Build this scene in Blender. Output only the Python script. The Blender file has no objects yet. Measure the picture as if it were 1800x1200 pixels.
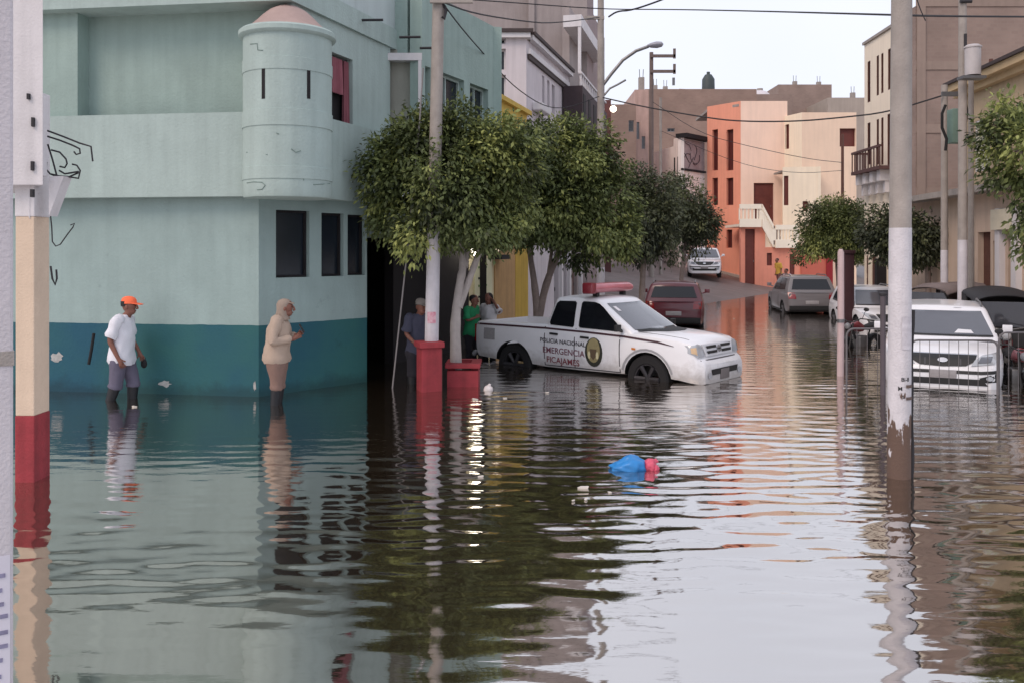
import bpy, bmesh, math, random
import numpy as np
from mathutils import Vector, Matrix
from mathutils.bvhtree import BVHTree

random.seed(7)
C = bpy.context.scene.collection
S = bpy.context.scene

# ------------------------------------------------------------------ camera
FPX, CAMZ, CX, HY = 1560.0, 2.2, 900.0, 440.0      # focal length and horizon in photo pixels, eye height over the water
cam_d = bpy.data.cameras.new('camera')
cam = bpy.data.objects.new('camera', cam_d)
C.objects.link(cam)
cam.location = (0, 0, CAMZ)
cam.rotation_euler = (math.radians(90), 0, 0)
cam_d.sensor_width = 36
cam_d.lens = 36 * FPX / 1800
cam_d.shift_y = -(600 - HY) / 1800
cam_d.clip_start = 0.05
cam_d.clip_end = 1500
S.camera = cam

# ------------------------------------------------------------------ sky, sun, exposure
SUN = Vector((-0.50, -0.50, 0.71)).normalized()
w = bpy.data.worlds.new('World')
S.world = w
w.use_nodes = True
nt = w.node_tree
nt.nodes.clear()
sky = nt.nodes.new('ShaderNodeTexSky')
sky.sky_type = 'NISHITA'
sky.sun_disc = False
sky.sun_elevation = math.asin(SUN.z)
sky.sun_rotation = math.atan2(SUN.x, SUN.y)
sky.dust_density = 2.0
cloud = nt.nodes.new('ShaderNodeRGB')
cloud.outputs[0].default_value = (8.9, 9.15, 10.3, 1)
tc = nt.nodes.new('ShaderNodeTexCoord')
ns = nt.nodes.new('ShaderNodeTexNoise')
ns.inputs['Scale'].default_value = 1.6
ns.inputs['Detail'].default_value = 4
mr = nt.nodes.new('ShaderNodeMapRange')
mr.inputs[1].default_value = 0.3
mr.inputs[2].default_value = 0.7
mr.inputs[3].default_value = 0.78
mr.inputs[4].default_value = 0.96
mx = nt.nodes.new('ShaderNodeMix')
mx.data_type = 'RGBA'
mx.clamp_factor = True
bg = nt.nodes.new('ShaderNodeBackground')
bg.inputs['Strength'].default_value = 0.075
out = nt.nodes.new('ShaderNodeOutputWorld')
nt.links.new(tc.outputs['Generated'], ns.inputs['Vector'])
nt.links.new(ns.outputs['Fac'], mr.inputs[0])
nt.links.new(mr.outputs[0], mx.inputs['Factor'])
nt.links.new(sky.outputs[0], mx.inputs['A'])
nt.links.new(cloud.outputs[0], mx.inputs['B'])
nt.links.new(mx.outputs['Result'], bg.inputs['Color'])
nt.links.new(bg.outputs[0], out.inputs['Surface'])

sun_d = bpy.data.lights.new('sun', 'SUN')
sun_d.energy = 0.95
sun_d.angle = math.radians(25)
sun_d.color = (1.0, 0.80, 0.66)
sun = bpy.data.objects.new('sun', sun_d)
C.objects.link(sun)
sun.rotation_euler = SUN.to_track_quat('Z', 'Y').to_euler()
sun.location = (-20, -20, 30)

S.view_settings.view_transform = 'Standard'
S.view_settings.look = 'None'
S.view_settings.gamma = 1
S.view_settings.use_curve_mapping = False
S.view_settings.exposure = 0.6
S.cycles.max_bounces = 8
S.cycles.sample_clamp_indirect = 6

# ------------------------------------------------------------------ helpers
def lin(c):
    return tuple((v / 255 / 12.92) if v / 255 <= 0.04045 else ((v / 255 + 0.055) / 1.055) ** 2.4 for v in c)

_M = {}
def mat(name, col, rough=0.75, var=0.12, scale=3.0, bump=0.0, bscale=40.0, metal=0.0, spec=0.5, coat=0.0, streak=0.0, col2=None, fleck=None):
    """Principled material with blotchy colour variation, optional vertical streaks and fine bump."""
    if name in _M:
        return _M[name]
    m = bpy.data.materials.new(name)
    m.use_nodes = True
    t = m.node_tree
    b = t.nodes['Principled BSDF']
    b.inputs['Roughness'].default_value = rough
    b.inputs['Metallic'].default_value = metal
    b.inputs['Specular IOR Level'].default_value = spec
    b.inputs['Coat Weight'].default_value = coat
    b.inputs['Coat Roughness'].default_value = 0.08
    c = lin(col)
    if var > 0 or col2 or streak > 0:
        tc = t.nodes.new('ShaderNodeTexCoord')
        n = t.nodes.new('ShaderNodeTexNoise')
        n.inputs['Scale'].default_value = scale
        n.inputs['Detail'].default_value = 6
        n.inputs['Roughness'].default_value = 0.65
        t.links.new(tc.outputs['Object'], n.inputs['Vector'])
        r = t.nodes.new('ShaderNodeValToRGB')
        r.color_ramp.elements[0].position = 0.3
        r.color_ramp.elements[1].position = 0.7
        lo = tuple(v * (1 - var) for v in c) if col2 is None else lin(col2)
        hi = tuple(min(1, v * (1 + var)) for v in c) if col2 is None else c
        r.color_ramp.elements[0].color = (*lo, 1)
        r.color_ramp.elements[1].color = (*hi, 1)
        t.links.new(n.outputs['Fac'], r.inputs[0])
        src = r.outputs[0]
        if streak > 0:
            mp = t.nodes.new('ShaderNodeMapping')
            mp.inputs['Scale'].default_value = (5, 5, 0.35)
            t.links.new(tc.outputs['Object'], mp.inputs[0])
            n2 = t.nodes.new('ShaderNodeTexNoise')
            n2.inputs['Scale'].default_value = 1.3
            n2.inputs['Detail'].default_value = 5
            t.links.new(mp.outputs[0], n2.inputs['Vector'])
            r2 = t.nodes.new('ShaderNodeMapRange')
            r2.inputs[1].default_value = 0.42
            r2.inputs[2].default_value = 0.72
            r2.inputs[3].default_value = 1.0
            r2.inputs[4].default_value = 1.0 - streak
            t.links.new(n2.outputs['Fac'], r2.inputs[0])
            ml = t.nodes.new('ShaderNodeMix')
            ml.data_type = 'RGBA'
            ml.blend_type = 'MULTIPLY'
            ml.inputs['Factor'].default_value = 1
            t.links.new(src, ml.inputs['A'])
            t.links.new(r2.outputs[0], ml.inputs['B'])
            src = ml.outputs['Result']
        t.links.new(src, b.inputs['Base Color'])
        if bump > 0:
            n3 = t.nodes.new('ShaderNodeTexNoise')
            n3.inputs['Scale'].default_value = bscale
            n3.inputs['Detail'].default_value = 4
            t.links.new(tc.outputs['Object'], n3.inputs['Vector'])
            bp = t.nodes.new('ShaderNodeBump')
            bp.inputs['Strength'].default_value = bump
            bp.inputs['Distance'].default_value = 0.02
            t.links.new(n3.outputs['Fac'], bp.inputs['Height'])
            t.links.new(bp.outputs[0], b.inputs['Normal'])
    else:
        b.inputs['Base Color'].default_value = (*c, 1)
    _M[name] = m
    return m

def mat_split(name, low, high, zsplit, wob=0.01, rough=0.8, low2=None):
    """Painted wall: one paint below a height, another above, with a slightly uneven line and worn variation."""
    if name in _M:
        return _M[name]
    m = mat(name, high, rough, 0.08, 1.3, 0.3, 25, streak=0.08)
    t = m.node_tree
    b = t.nodes['Principled BSDF']
    src = b.inputs['Base Color'].links[0].from_socket
    g = t.nodes.new('ShaderNodeNewGeometry')
    sp = t.nodes.new('ShaderNodeSeparateXYZ')
    t.links.new(g.outputs['Position'], sp.inputs[0])
    n = t.nodes.new('ShaderNodeTexNoise')
    n.inputs['Scale'].default_value = 4
    t.links.new(g.outputs['Position'], n.inputs['Vector'])
    a = t.nodes.new('ShaderNodeMath')
    a.operation = 'MULTIPLY_ADD'
    a.inputs[1].default_value = wob * 2
    t.links.new(n.outputs['Fac'], a.inputs[0])
    t.links.new(sp.outputs[2], a.inputs[2])
    gt = t.nodes.new('ShaderNodeMath')
    gt.operation = 'GREATER_THAN'
    gt.inputs[1].default_value = zsplit + wob
    t.links.new(a.outputs[0], gt.inputs[0])
    n2 = t.nodes.new('ShaderNodeTexNoise')
    n2.inputs['Scale'].default_value = 0.55
    n2.inputs['Detail'].default_value = 5
    t.links.new(g.outputs['Position'], n2.inputs['Vector'])
    r = t.nodes.new('ShaderNodeValToRGB')
    r.color_ramp.elements[0].position = 0.38
    r.color_ramp.elements[1].position = 0.62
    r.color_ramp.elements[0].color = (*lin(low), 1)
    r.color_ramp.elements[1].color = (*lin(low2 or low), 1)
    t.links.new(n2.outputs['Fac'], r.inputs[0])
    mx = t.nodes.new('ShaderNodeMix')
    mx.data_type = 'RGBA'
    t.links.new(gt.outputs[0], mx.inputs['Factor'])
    t.links.new(r.outputs[0], mx.inputs['A'])
    t.links.new(src, mx.inputs['B'])
    # ragged damp tide mark and scuffs
    n4 = t.nodes.new('ShaderNodeTexNoise')
    n4.inputs['Scale'].default_value = 2.6
    n4.inputs['Detail'].default_value = 8
    n4.inputs['Roughness'].default_value = 0.7
    t.links.new(g.outputs['Position'], n4.inputs['Vector'])
    a4 = t.nodes.new('ShaderNodeMath')
    a4.operation = 'MULTIPLY_ADD'
    a4.inputs[1].default_value = -0.55
    t.links.new(n4.outputs['Fac'], a4.inputs[0])
    t.links.new(sp.outputs[2], a4.inputs[2])
    d4 = t.nodes.new('ShaderNodeMapRange')
    d4.inputs[1].default_value = -0.22
    d4.inputs[2].default_value = -0.05
    d4.inputs[3].default_value = 0.62
    d4.inputs[4].default_value = 1.0
    t.links.new(a4.outputs[0], d4.inputs[0])
    s4 = t.nodes.new('ShaderNodeMapRange')
    s4.inputs[1].default_value = 0.62
    s4.inputs[2].default_value = 0.72
    s4.inputs[3].default_value = 1.0
    s4.inputs[4].default_value = 0.8
    t.links.new(n4.outputs['Fac'], s4.inputs[0])
    m4 = t.nodes.new('ShaderNodeMath')
    m4.operation = 'MULTIPLY'
    t.links.new(d4.outputs[0], m4.inputs[0])
    t.links.new(s4.outputs[0], m4.inputs[1])
    x4 = t.nodes.new('ShaderNodeMix')
    x4.data_type = 'RGBA'
    x4.blend_type = 'MULTIPLY'
    x4.inputs['Factor'].default_value = 1
    t.links.new(mx.outputs['Result'], x4.inputs['A'])
    t.links.new(m4.outputs[0], x4.inputs['B'])
    t.links.new(x4.outputs['Result'], b.inputs['Base Color'])
    return m

def mat_brick(name, c1, c2, mortar, scale=2.2):
    if name in _M:
        return _M[name]
    m = bpy.data.materials.new(name)
    m.use_nodes = True
    t = m.node_tree
    b = t.nodes['Principled BSDF']
    b.inputs['Roughness'].default_value = 0.9
    g = t.nodes.new('ShaderNodeNewGeometry')
    sp = t.nodes.new('ShaderNodeSeparateXYZ')
    t.links.new(g.outputs['Position'], sp.inputs[0])
    ad = t.nodes.new('ShaderNodeMath')
    ad.operation = 'ADD'
    t.links.new(sp.outputs[0], ad.inputs[0])
    t.links.new(sp.outputs[1], ad.inputs[1])
    cb = t.nodes.new('ShaderNodeCombineXYZ')
    t.links.new(ad.outputs[0], cb.inputs[0])
    t.links.new(sp.outputs[2], cb.inputs[1])
    br = t.nodes.new('ShaderNodeTexBrick')
    br.inputs['Scale'].default_value = scale
    br.inputs['Color1'].default_value = (*lin(c1), 1)
    br.inputs['Color2'].default_value = (*lin(c2), 1)
    br.inputs['Mortar'].default_value = (*lin(mortar), 1)
    br.inputs['Mortar Size'].default_value = 0.03
    t.links.new(cb.outputs[0], br.inputs['Vector'])
    n = t.nodes.new('ShaderNodeTexNoise')
    n.inputs['Scale'].default_value = 0.7
    n.inputs['Detail'].default_value = 6
    t.links.new(g.outputs['Position'], n.inputs['Vector'])
    r = t.nodes.new('ShaderNodeMapRange')
    r.inputs[1].default_value = 0.3
    r.inputs[2].default_value = 0.7
    r.inputs[3].default_value = 0.8
    r.inputs[4].default_value = 1.12
    t.links.new(n.outputs['Fac'], r.inputs[0])
    ml = t.nodes.new('ShaderNodeMix')
    ml.data_type = 'RGBA'
    ml.blend_type = 'MULTIPLY'
    ml.inputs['Factor'].default_value = 1
    t.links.new(br.outputs['Color'], ml.inputs['A'])
    t.links.new(r.outputs[0], ml.inputs['B'])
    t.links.new(ml.outputs['Result'], b.inputs['Base Color'])
    _M[name] = m
    return m

def mat_emit(name, col, strength):
    m = bpy.data.materials.new(name)
    m.use_nodes = True
    b = m.node_tree.nodes['Principled BSDF']
    b.inputs['Base Color'].default_value = (*lin(col), 1)
    b.inputs['Emission Color'].default_value = (*lin(col), 1)
    b.inputs['Emission Strength'].default_value = strength
    return m

def tag(o, label=None, cat=None, group=None, kind=None):
    if label: o['label'] = label
    if cat: o['category'] = cat
    if group: o['group'] = group
    if kind: o['kind'] = kind
    return o

def thing(name, label, cat, loc=(0, 0, 0), rz=0.0, group=None):
    o = bpy.data.objects.new(name, None)
    C.objects.link(o)
    o.empty_display_size = 0.2
    o.location = loc
    o.rotation_euler = (0, 0, rz)
    return tag(o, label, cat, group)

def root_of(o):
    while o.parent:
        o = o.parent
    return o

class MB:
    """Collects faces with a material each; build() links them as one mesh object."""
    def __init__(s):
        s.v, s.f, s.m = [], [], []
    def add(s, verts, faces, m=0):
        k = len(s.v)
        s.v += [tuple(p) for p in verts]
        s.f += [tuple(i + k for i in f) for f in faces]
        s.m += [m] * len(faces)
    def hexa(s, p, m=0):
        s.add(p, [(0, 3, 2, 1), (4, 5, 6, 7), (0, 1, 5, 4), (1, 2, 6, 5), (2, 3, 7, 6), (3, 0, 4, 7)], m)
    def box(s, a, b, m=0):
        x0, y0, z0 = (min(a[i], b[i]) for i in range(3))
        x1, y1, z1 = (max(a[i], b[i]) for i in range(3))
        s.hexa([(x0, y0, z0), (x1, y0, z0), (x1, y1, z0), (x0, y1, z0), (x0, y0, z1), (x1, y0, z1), (x1, y1, z1), (x0, y1, z1)], m)
    def prism(s, poly, z0, z1, m=0):
        n = len(poly)
        s.add([(p[0], p[1], z0) for p in poly] + [(p[0], p[1], z1) for p in poly],
              [tuple(range(n - 1, -1, -1)), tuple(range(n, 2 * n))] + [(i, (i + 1) % n, n + (i + 1) % n, n + i) for i in range(n)], m)
    def tube(s, path, rad, n=10, m=0, cap=True, flat=1.0):
        path = [Vector(p) for p in path]
        if not hasattr(rad, '__len__'): rad = [rad] * len(path)
        base = len(s.v)
        up = None
        for i, p in enumerate(path):
            d = (path[min(i + 1, len(path) - 1)] - path[max(i - 1, 0)]).normalized()
            if up is None:
                up = Vector((0, 0, 1)) if abs(d.z) < 0.9 else Vector((1, 0, 0))
            a = d.cross(up)
            if a.length < 1e-4: a = d.cross(Vector((0, 1, 0)))
            a.normalize()
            b = a.cross(d).normalized()
            up = b
            for k in range(n):
                t = 2 * math.pi * k / n
                s.v.append(tuple(p + (a * math.cos(t) + b * math.sin(t) * flat) * rad[i]))
        for i in range(len(path) - 1):
            for k in range(n):
                a0 = base + i * n + k; a1 = base + i * n + (k + 1) % n
                s.f.append((a0, a1, a1 + n, a0 + n)); s.m.append(m)
        if cap:
            s.f.append(tuple(base + k for k in range(n - 1, -1, -1))); s.m.append(m)
            e = base + (len(path) - 1) * n
            s.f.append(tuple(e + k for k in range(n))); s.m.append(m)
    def lathe(s, prof, c=(0, 0, 0), n=24, m=0, axis='z', a0=0.0, a1=2 * math.pi):
        full = abs(a1 - a0 - 2 * math.pi) < 1e-5
        k = n if full else n + 1
        base = len(s.v)
        for (r, h) in prof:
            for i in range(k):
                t = a0 + (a1 - a0) * i / n
                x, y = r * math.cos(t), r * math.sin(t)
                p = (x, y, h) if axis == 'z' else ((x, h, y) if axis == 'y' else (h, x, y))
                s.v.append((p[0] + c[0], p[1] + c[1], p[2] + c[2]))
        for j in range(len(prof) - 1):
            for i in range(n if full else n):
                i2 = (i + 1) % k
                s.f.append((base + j * k + i, base + j * k + i2, base + (j + 1) * k + i2, base + (j + 1) * k + i)); s.m.append(m)
    def ellipsoid(s, c, r, n=14, k=9, m=0):
        prof = [(math.sin(math.pi * i / k), -math.cos(math.pi * i / k)) for i in range(k + 1)]
        b = len(s.v)
        s.lathe(prof, (0, 0, 0), n, m)
        for i in range(b, len(s.v)):
            p = s.v[i]
            s.v[i] = (c[0] + p[0] * r[0], c[1] + p[1] * r[1], c[2] + p[2] * r[2])
    def rings(s, rings, n=16, m=0, cap=True):
        """loft of horizontal-ish ellipses: (centre, rx, ry)"""
        base = len(s.v)
        for (c, rx, ry) in rings:
            for k in range(n):
                t = 2 * math.pi * k / n
                s.v.append((c[0] + rx * math.cos(t), c[1] + ry * math.sin(t), c[2]))
        for i in range(len(rings) - 1):
            for k in range(n):
                a0 = base + i * n + k; a1 = base + i * n + (k + 1) % n
                s.f.append((a0, a1, a1 + n, a0 + n)); s.m.append(m)
        if cap:
            s.f.append(tuple(base + k for k in range(n - 1, -1, -1))); s.m.append(m)
            e = base + (len(rings) - 1) * n
            s.f.append(tuple(e + k for k in range(n))); s.m.append(m)
    def build(s, name, mats, parent=None, smooth=35, bevel=0.0, world=True):
        if not isinstance(mats, (list, tuple)): mats = [mats]
        me = bpy.data.meshes.new(name)
        off = Vector((0, 0, 0))
        if world and parent is not None:
            off = root_of(parent).location
        me.from_pydata([(p[0] - off[0], p[1] - off[1], p[2] - off[2]) for p in s.v], [], s.f)
        for mm in mats: me.materials.append(mm)
        me.polygons.foreach_set('material_index', s.m)
        bm = bmesh.new(); bm.from_mesh(me)
        bmesh.ops.remove_doubles(bm, verts=bm.verts, dist=1e-5)
        bmesh.ops.recalc_face_normals(bm, faces=bm.faces)
        if bevel > 0:
            es = [e for e in bm.edges if len(e.link_faces) == 2 and e.calc_face_angle(0) > 0.6]
            bmesh.ops.bevel(bm, geom=es, offset=bevel, segments=2, profile=0.5, affect='EDGES', clamp_overlap=True)
        bm.to_mesh(me); bm.free()
        if smooth:
            me.polygons.foreach_set('use_smooth', [True] * len(me.polygons))
            me.set_sharp_from_angle(angle=math.radians(smooth))
        o = bpy.data.objects.new(name, me)
        C.objects.link(o)
        if parent is not None: o.parent = parent
        return o

def PX(px, py, Y):
    """the point of the place seen at a photo pixel, Y metres away"""
    return Vector(((px - CX) * Y / FPX, Y, CAMZ + (HY - py) * Y / FPX))

class Frame:
    """a vertical wall line from p0 to p1; out is towards the viewer's side"""
    def __init__(s, p0, p1):
        s.o = Vector((p0[0], p0[1], 0)); e = Vector((p1[0], p1[1], 0)) - s.o
        s.L = e.length; s.d = e.normalized(); s.n = Vector((s.d.y, -s.d.x, 0))
    def pt(s, u, z, out=0.0):
        p = s.o + s.d * u + s.n * out
        return Vector((p.x, p.y, z))
    def hit(s, px):
        k = (px - CX) / FPX
        return (k * s.o.y - s.o.x) / (s.d.x - k * s.d.y)
    def z(s, py, u):
        return CAMZ + (HY - py) * (s.o.y + u * s.d.y) / FPX
    def box(s, mb, u0, u1, z0, z1, o0, o1, m=0):
        p = [s.pt(u0, z0, o1), s.pt(u1, z0, o1), s.pt(u1, z0, o0), s.pt(u0, z0, o0)]
        q = [Vector((a.x, a.y, z1)) for a in p]
        mb.hexa(p + q, m)
    def wall(s, mb, u0, u1, z0, z1, t=0.2, openings=(), m=0, out=0.0):
        us = sorted({u0, u1, *[min(max(a, u0), u1) for o in openings for a in o[:2]]})
        zs = sorted({z0, z1, *[min(max(a, z0), z1) for o in openings for a in o[2:]]})
        def solid(i, j):
            if i < 0 or j < 0 or i >= len(us) - 1 or j >= len(zs) - 1: return False
            cu, cz = (us[i] + us[i + 1]) / 2, (zs[j] + zs[j + 1]) / 2
            return not any(o[0] < cu < o[1] and o[2] < cz < o[3] for o in openings)
        for i in range(len(us) - 1):
            for j in range(len(zs) - 1):
                if not solid(i, j): continue
                a, b, c, d = us[i], us[i + 1], zs[j], zs[j + 1]
                F = [s.pt(a, c, out), s.pt(b, c, out), s.pt(b, d, out), s.pt(a, d, out)]
                B = [s.pt(a, c, out - t), s.pt(b, c, out - t), s.pt(b, d, out - t), s.pt(a, d, out - t)]
                mb.add(F, [(0, 1, 2, 3)], m); mb.add(B, [(3, 2, 1, 0)], m)
                if not solid(i - 1, j): mb.add([F[0], F[3], B[3], B[0]], [(0, 1, 2, 3)], m)
                if not solid(i + 1, j): mb.add([F[1], B[1], B[2], F[2]], [(0, 1, 2, 3)], m)
                if not solid(i, j - 1): mb.add([F[0], B[0], B[1], F[1]], [(0, 1, 2, 3)], m)
                if not solid(i, j + 1): mb.add([F[3], F[2], B[2], B[3]], [(0, 1, 2, 3)], m)

def window(F, o, parent, pane, frame, depth=0.1, nx=1, nz=1, bar=0.04, out=0.0, name='window'):
    u0, u1, z0, z1 = o
    mb = MB(); g = 0.004
    a, b = out - depth, out - depth + 0.05
    F.box(mb, u0 + g, u0 + bar, z0 + g, z1 - g, a, b); F.box(mb, u1 - bar, u1 - g, z0 + g, z1 - g, a, b)
    F.box(mb, u0 + bar, u1 - bar, z0 + g, z0 + bar, a, b); F.box(mb, u0 + bar, u1 - bar, z1 - bar, z1 - g, a, b)
    for i in range(1, nx):
        c = u0 + (u1 - u0) * i / nx
        F.box(mb, c - bar / 3, c + bar / 3, z0 + bar, z1 - bar, a + .005, b - .005)
    for i in range(1, nz):
        c = z0 + (z1 - z0) * i / nz
        F.box(mb, u0 + bar, u1 - bar, c - bar / 3, c + bar / 3, a + .008, b - .008)
    f = mb.build(name, frame, parent, smooth=0)
    p = MB(); F.box(p, u0 + g, u1 - g, z0 + g, z1 - g, a - 0.03, a + 0.004)
    p.build('pane', pane, f, smooth=0)
    return f

def door(F, o, parent, leaf, frame, depth=0.1, out=0.0, name='door'):
    u0, u1, z0, z1 = o
    mb = MB(); g = .004
    F.box(mb, u0 + g, u1 - g, z0 + g, z1 - g, out - depth - .05, out - depth)
    n = 3
    for i in range(n):
        zz0 = z0 + (z1 - z0) * (i + .12) / n; zz1 = z0 + (z1 - z0) * (i + .88) / n
        F.box(mb, u0 + .1 * (u1 - u0), u1 - .1 * (u1 - u0), zz0, zz1, out - depth - .001, out - depth + .012)
    d = mb.build(name, leaf, parent, smooth=0)
    h = MB(); uu = u0 + .86 * (u1 - u0); zz = z0 + .46 * (z1 - z0)
    F.box(h, uu, uu + .03, zz - .06, zz + .06, out - depth + .012, out - depth + .05)
    h.build('handle', M_metal, d, smooth=0)
    return d

# ------------------------------------------------------------------ common materials
M_metal = mat('worn_metal', (120, 120, 122), .45, .15, 8, metal=.7)
M_black = mat('black_rubber', (26, 25, 27), .8, .1, 10)
M_dark = mat('dark_interior', (30, 27, 30), .9, .15, 2)
M_white = mat('white_paint', (214, 210, 212), .7, .06, 2, .15, streak=.08)
M_glass = mat('dark_glass', (22, 26, 34), .08, 0, spec=.6)
M_shade = mat('unlit_glass', (30, 36, 44), .25, .2, 2, spec=.4)
M_conc = mat('pole_concrete', (160, 152, 146), .88, .14, 4, .4, 60, streak=.18)
M_wire = mat('cable', (42, 40, 44), .7, 0)
M_red = mat('red_paint', (150, 50, 58), .75, .18, 5, .3, streak=.3)
M_wood = mat('brown_door', (92, 58, 48), .65, .15, 6)

# ------------------------------------------------------------------ ground and water
def gz(x, y):
    z = 0.095 * (y - 40) - 0.16 * (x - 10)
    z = min(max(z, -0.35), 4.0) if y > 30 else -0.35
    return z

def setting():
    nx, ny = 150, 170
    xs = np.linspace(-60, 90, nx); ys = np.linspace(-20, 150, ny)
    v, f = [], []
    for y in ys:
        for x in xs: v.append((x, y, gz(x, y)))
    for j in range(ny - 1):
        for i in range(nx - 1): f.append((j * nx + i, j * nx + i + 1, (j + 1) * nx + i + 1, (j + 1) * nx + i))
    mb = MB(); mb.add(v, f)
    asph = mat('wet_asphalt', (112, 102, 100), .55, .22, 1.2, .4, 30, spec=.5)
    tag(mb.build('road', asph), kind='structure')
    far = MB(); far.add([(-600, -300, -.6), (700, -300, -.6), (700, 900, -.6), (-600, 900, -.6)], [(0, 1, 2, 3)])
    tag(far.build('ground', mat('far_earth', (132, 116, 104), .9, .2, .05)), kind='structure')
    # raised pavement in front of the orange house, a real kerb
    line = [(9.6, 60.5), (11.2, 57), (12.4, 53.2), (14.0, 49.8), (16.2, 47.2), (19, 45.5)]
    inn = [(11.2, 62), (12.6, 58), (13.9, 54.2), (15.5, 51.5), (17.3, 49.6), (20, 48)]
    mb = MB()
    P = [];
    for a, b in zip(line, inn):
        za, zb = gz(*a) + .13, gz(*b) + .15
        P += [(a[0], a[1], za - .4), (a[0], a[1], za), (b[0], b[1], zb), (b[0], b[1], zb - .4)]
    fs = []
    for i in range(len(line) - 1):
        for k in range(3): fs.append((i * 4 + k, i * 4 + k + 1, i * 4 + k + 5, i * 4 + k + 4))
    mb.add(P, fs)
    tag(mb.build('pavement', mat('pavement_concrete', (178, 164, 154), .85, .1, 2, .3)), kind='structure')

    # flood water: a rippled sheet
    rng = np.random.default_rng(3)
    Y = [0.5]
    while Y[-1] < 52: Y.append(Y[-1] + .009 + .0027 * Y[-1])
    Y = np.array(Y); X = np.concatenate([np.arange(-26, -10, .25), np.arange(-10, 13, .07), np.arange(13, 40, .25)])
    gx, gy = np.meshgrid(X, Y)
    dy = (.009 + .0027 * gy)
    z = np.zeros_like(gx)
    def patch(scale, seed):
        r = np.random.default_rng(seed); a = np.zeros_like(gx)
        for _ in range(7):
            th = r.uniform(0, 2 * np.pi); k = 2 * np.pi / (scale * r.uniform(.7, 1.6))
            a += np.sin(k * (np.cos(th) * gx * .6 + np.sin(th) * gy) + r.uniform(0, 6.28))
        return a / 7 ** .5
    A = np.clip(.62 + .38 * patch(4.5, 5), .12, 1.5)
    B = np.clip(.62 + .42 * patch(3.0, 9), .05, 1.6)
    # calmer by the corner wall, livelier in the open street
    calm = 1 - .5 * np.exp(-(((gx + 5.5) / 3.0) ** 2 + ((gy - 11.8) / 2.0) ** 2)) 
    for i in range(90):
        lam = float(np.exp(rng.uniform(np.log(.15), np.log(.52))))
        th = rng.normal(0, .21) + (np.pi if rng.random() < .5 else 0)
        k = 2 * np.pi / lam
        slope = .0098 * (.8 if lam > .4 else 1.0)
        amp = slope / k
        damp = np.clip(1.7 - 4.2 * dy / lam, 0, 1)
        z += amp * damp * (A if i % 2 else B) * np.sin(k * (np.sin(th) * gx + np.cos(th) * gy) + rng.uniform(0, 6.28))
    near = np.clip((gy - 4.6) / 2.2, 0, 1); near = near * near * (3 - 2 * near)
    side = 1 / (1 + np.exp(-(gx - 2.3) * 3)) * .45
    z *= 1 - .38 / (1 + np.exp((gx + 1.2) * 3))
    z *= calm * np.clip(.30 + .70 * near + side * (1 - near), 0, 1)
    nyy, nxx = gx.shape
    me = bpy.data.meshes.new('water')
    co = np.stack([gx, gy, z], -1).reshape(-1, 3).astype(np.float32)
    idx = np.arange(nyy * nxx).reshape(nyy, nxx)
    q = np.stack([idx[:-1, :-1], idx[:-1, 1:], idx[1:, 1:], idx[1:, :-1]], -1).reshape(-1, 4)
    me.vertices.add(len(co)); me.vertices.foreach_set('co', co.ravel())
    me.loops.add(q.size); me.loops.foreach_set('vertex_index', q.ravel().astype(np.int32))
    me.polygons.add(len(q)); me.polygons.foreach_set('loop_start', np.arange(0, q.size, 4, dtype=np.int32))
    me.polygons.foreach_set('use_smooth', np.ones(len(q), dtype=bool))
    me.update(calc_edges=True)
    m = bpy.data.materials.new('murky_water'); m.use_nodes = True
    t = m.node_tree; t.nodes.clear()
    o = t.nodes.new('ShaderNodeOutputMaterial')
    df = t.nodes.new('ShaderNodeBsdfDiffuse'); df.inputs[0].default_value = (*lin((66, 56, 44)), 1)
    gl = t.nodes.new('ShaderNodeBsdfGlossy'); gl.inputs['Color'].default_value = (.86, .84, .82, 1); gl.inputs['Roughness'].default_value = .035
    fr = t.nodes.new('ShaderNodeFresnel'); fr.inputs['IOR'].default_value = 1.9
    rr = t.nodes.new('ShaderNodeMapRange'); rr.inputs[1].default_value = .1; rr.inputs[2].default_value = .55; rr.inputs[3].default_value = .66; rr.inputs[4].default_value = .94
    t.links.new(fr.outputs[0], rr.inputs[0])
    ms = t.nodes.new('ShaderNodeMixShader')
    t.links.new(rr.outputs[0], ms.inputs[0]); t.links.new(df.outputs[0], ms.inputs[1]); t.links.new(gl.outputs[0], ms.inputs[2])
    tc = t.nodes.new('ShaderNodeTexCoord'); mp = t.nodes.new('ShaderNodeMapping'); mp.inputs['Scale'].default_value = (5, 17, 1)
    nn = t.nodes.new('ShaderNodeTexNoise'); nn.inputs['Scale'].default_value = 1.0; nn.inputs['Detail'].default_value = 3
    bp = t.nodes.new('ShaderNodeBump'); bp.inputs['Strength'].default_value = .30; bp.inputs['Distance'].default_value = .012
    t.links.new(tc.outputs['Object'], mp.inputs[0]); t.links.new(mp.outputs[0], nn.inputs['Vector']); t.links.new(nn.outputs['Fac'], bp.inputs['Height'])
    g = t.nodes.new('ShaderNodeNewGeometry'); sp = t.nodes.new('ShaderNodeSeparateXYZ'); t.links.new(g.outputs['Position'], sp.inputs[0])
    n2 = t.nodes.new('ShaderNodeTexNoise'); n2.inputs['Scale'].default_value = .35; t.links.new(g.outputs['Position'], n2.inputs['Vector'])
    ad = t.nodes.new('ShaderNodeMath'); ad.operation = 'MULTIPLY_ADD'; ad.inputs[1].default_value = 5.0; t.links.new(n2.outputs['Fac'], ad.inputs[0]); t.links.new(sp.outputs[1], ad.inputs[2])
    mr_ = t.nodes.new('ShaderNodeMapRange'); mr_.interpolation_type = 'SMOOTHSTEP'; mr_.inputs[1].default_value = 10.2; mr_.inputs[2].default_value = 14.6; mr_.inputs[3].default_value = .045; mr_.inputs[4].default_value = .27
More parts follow.
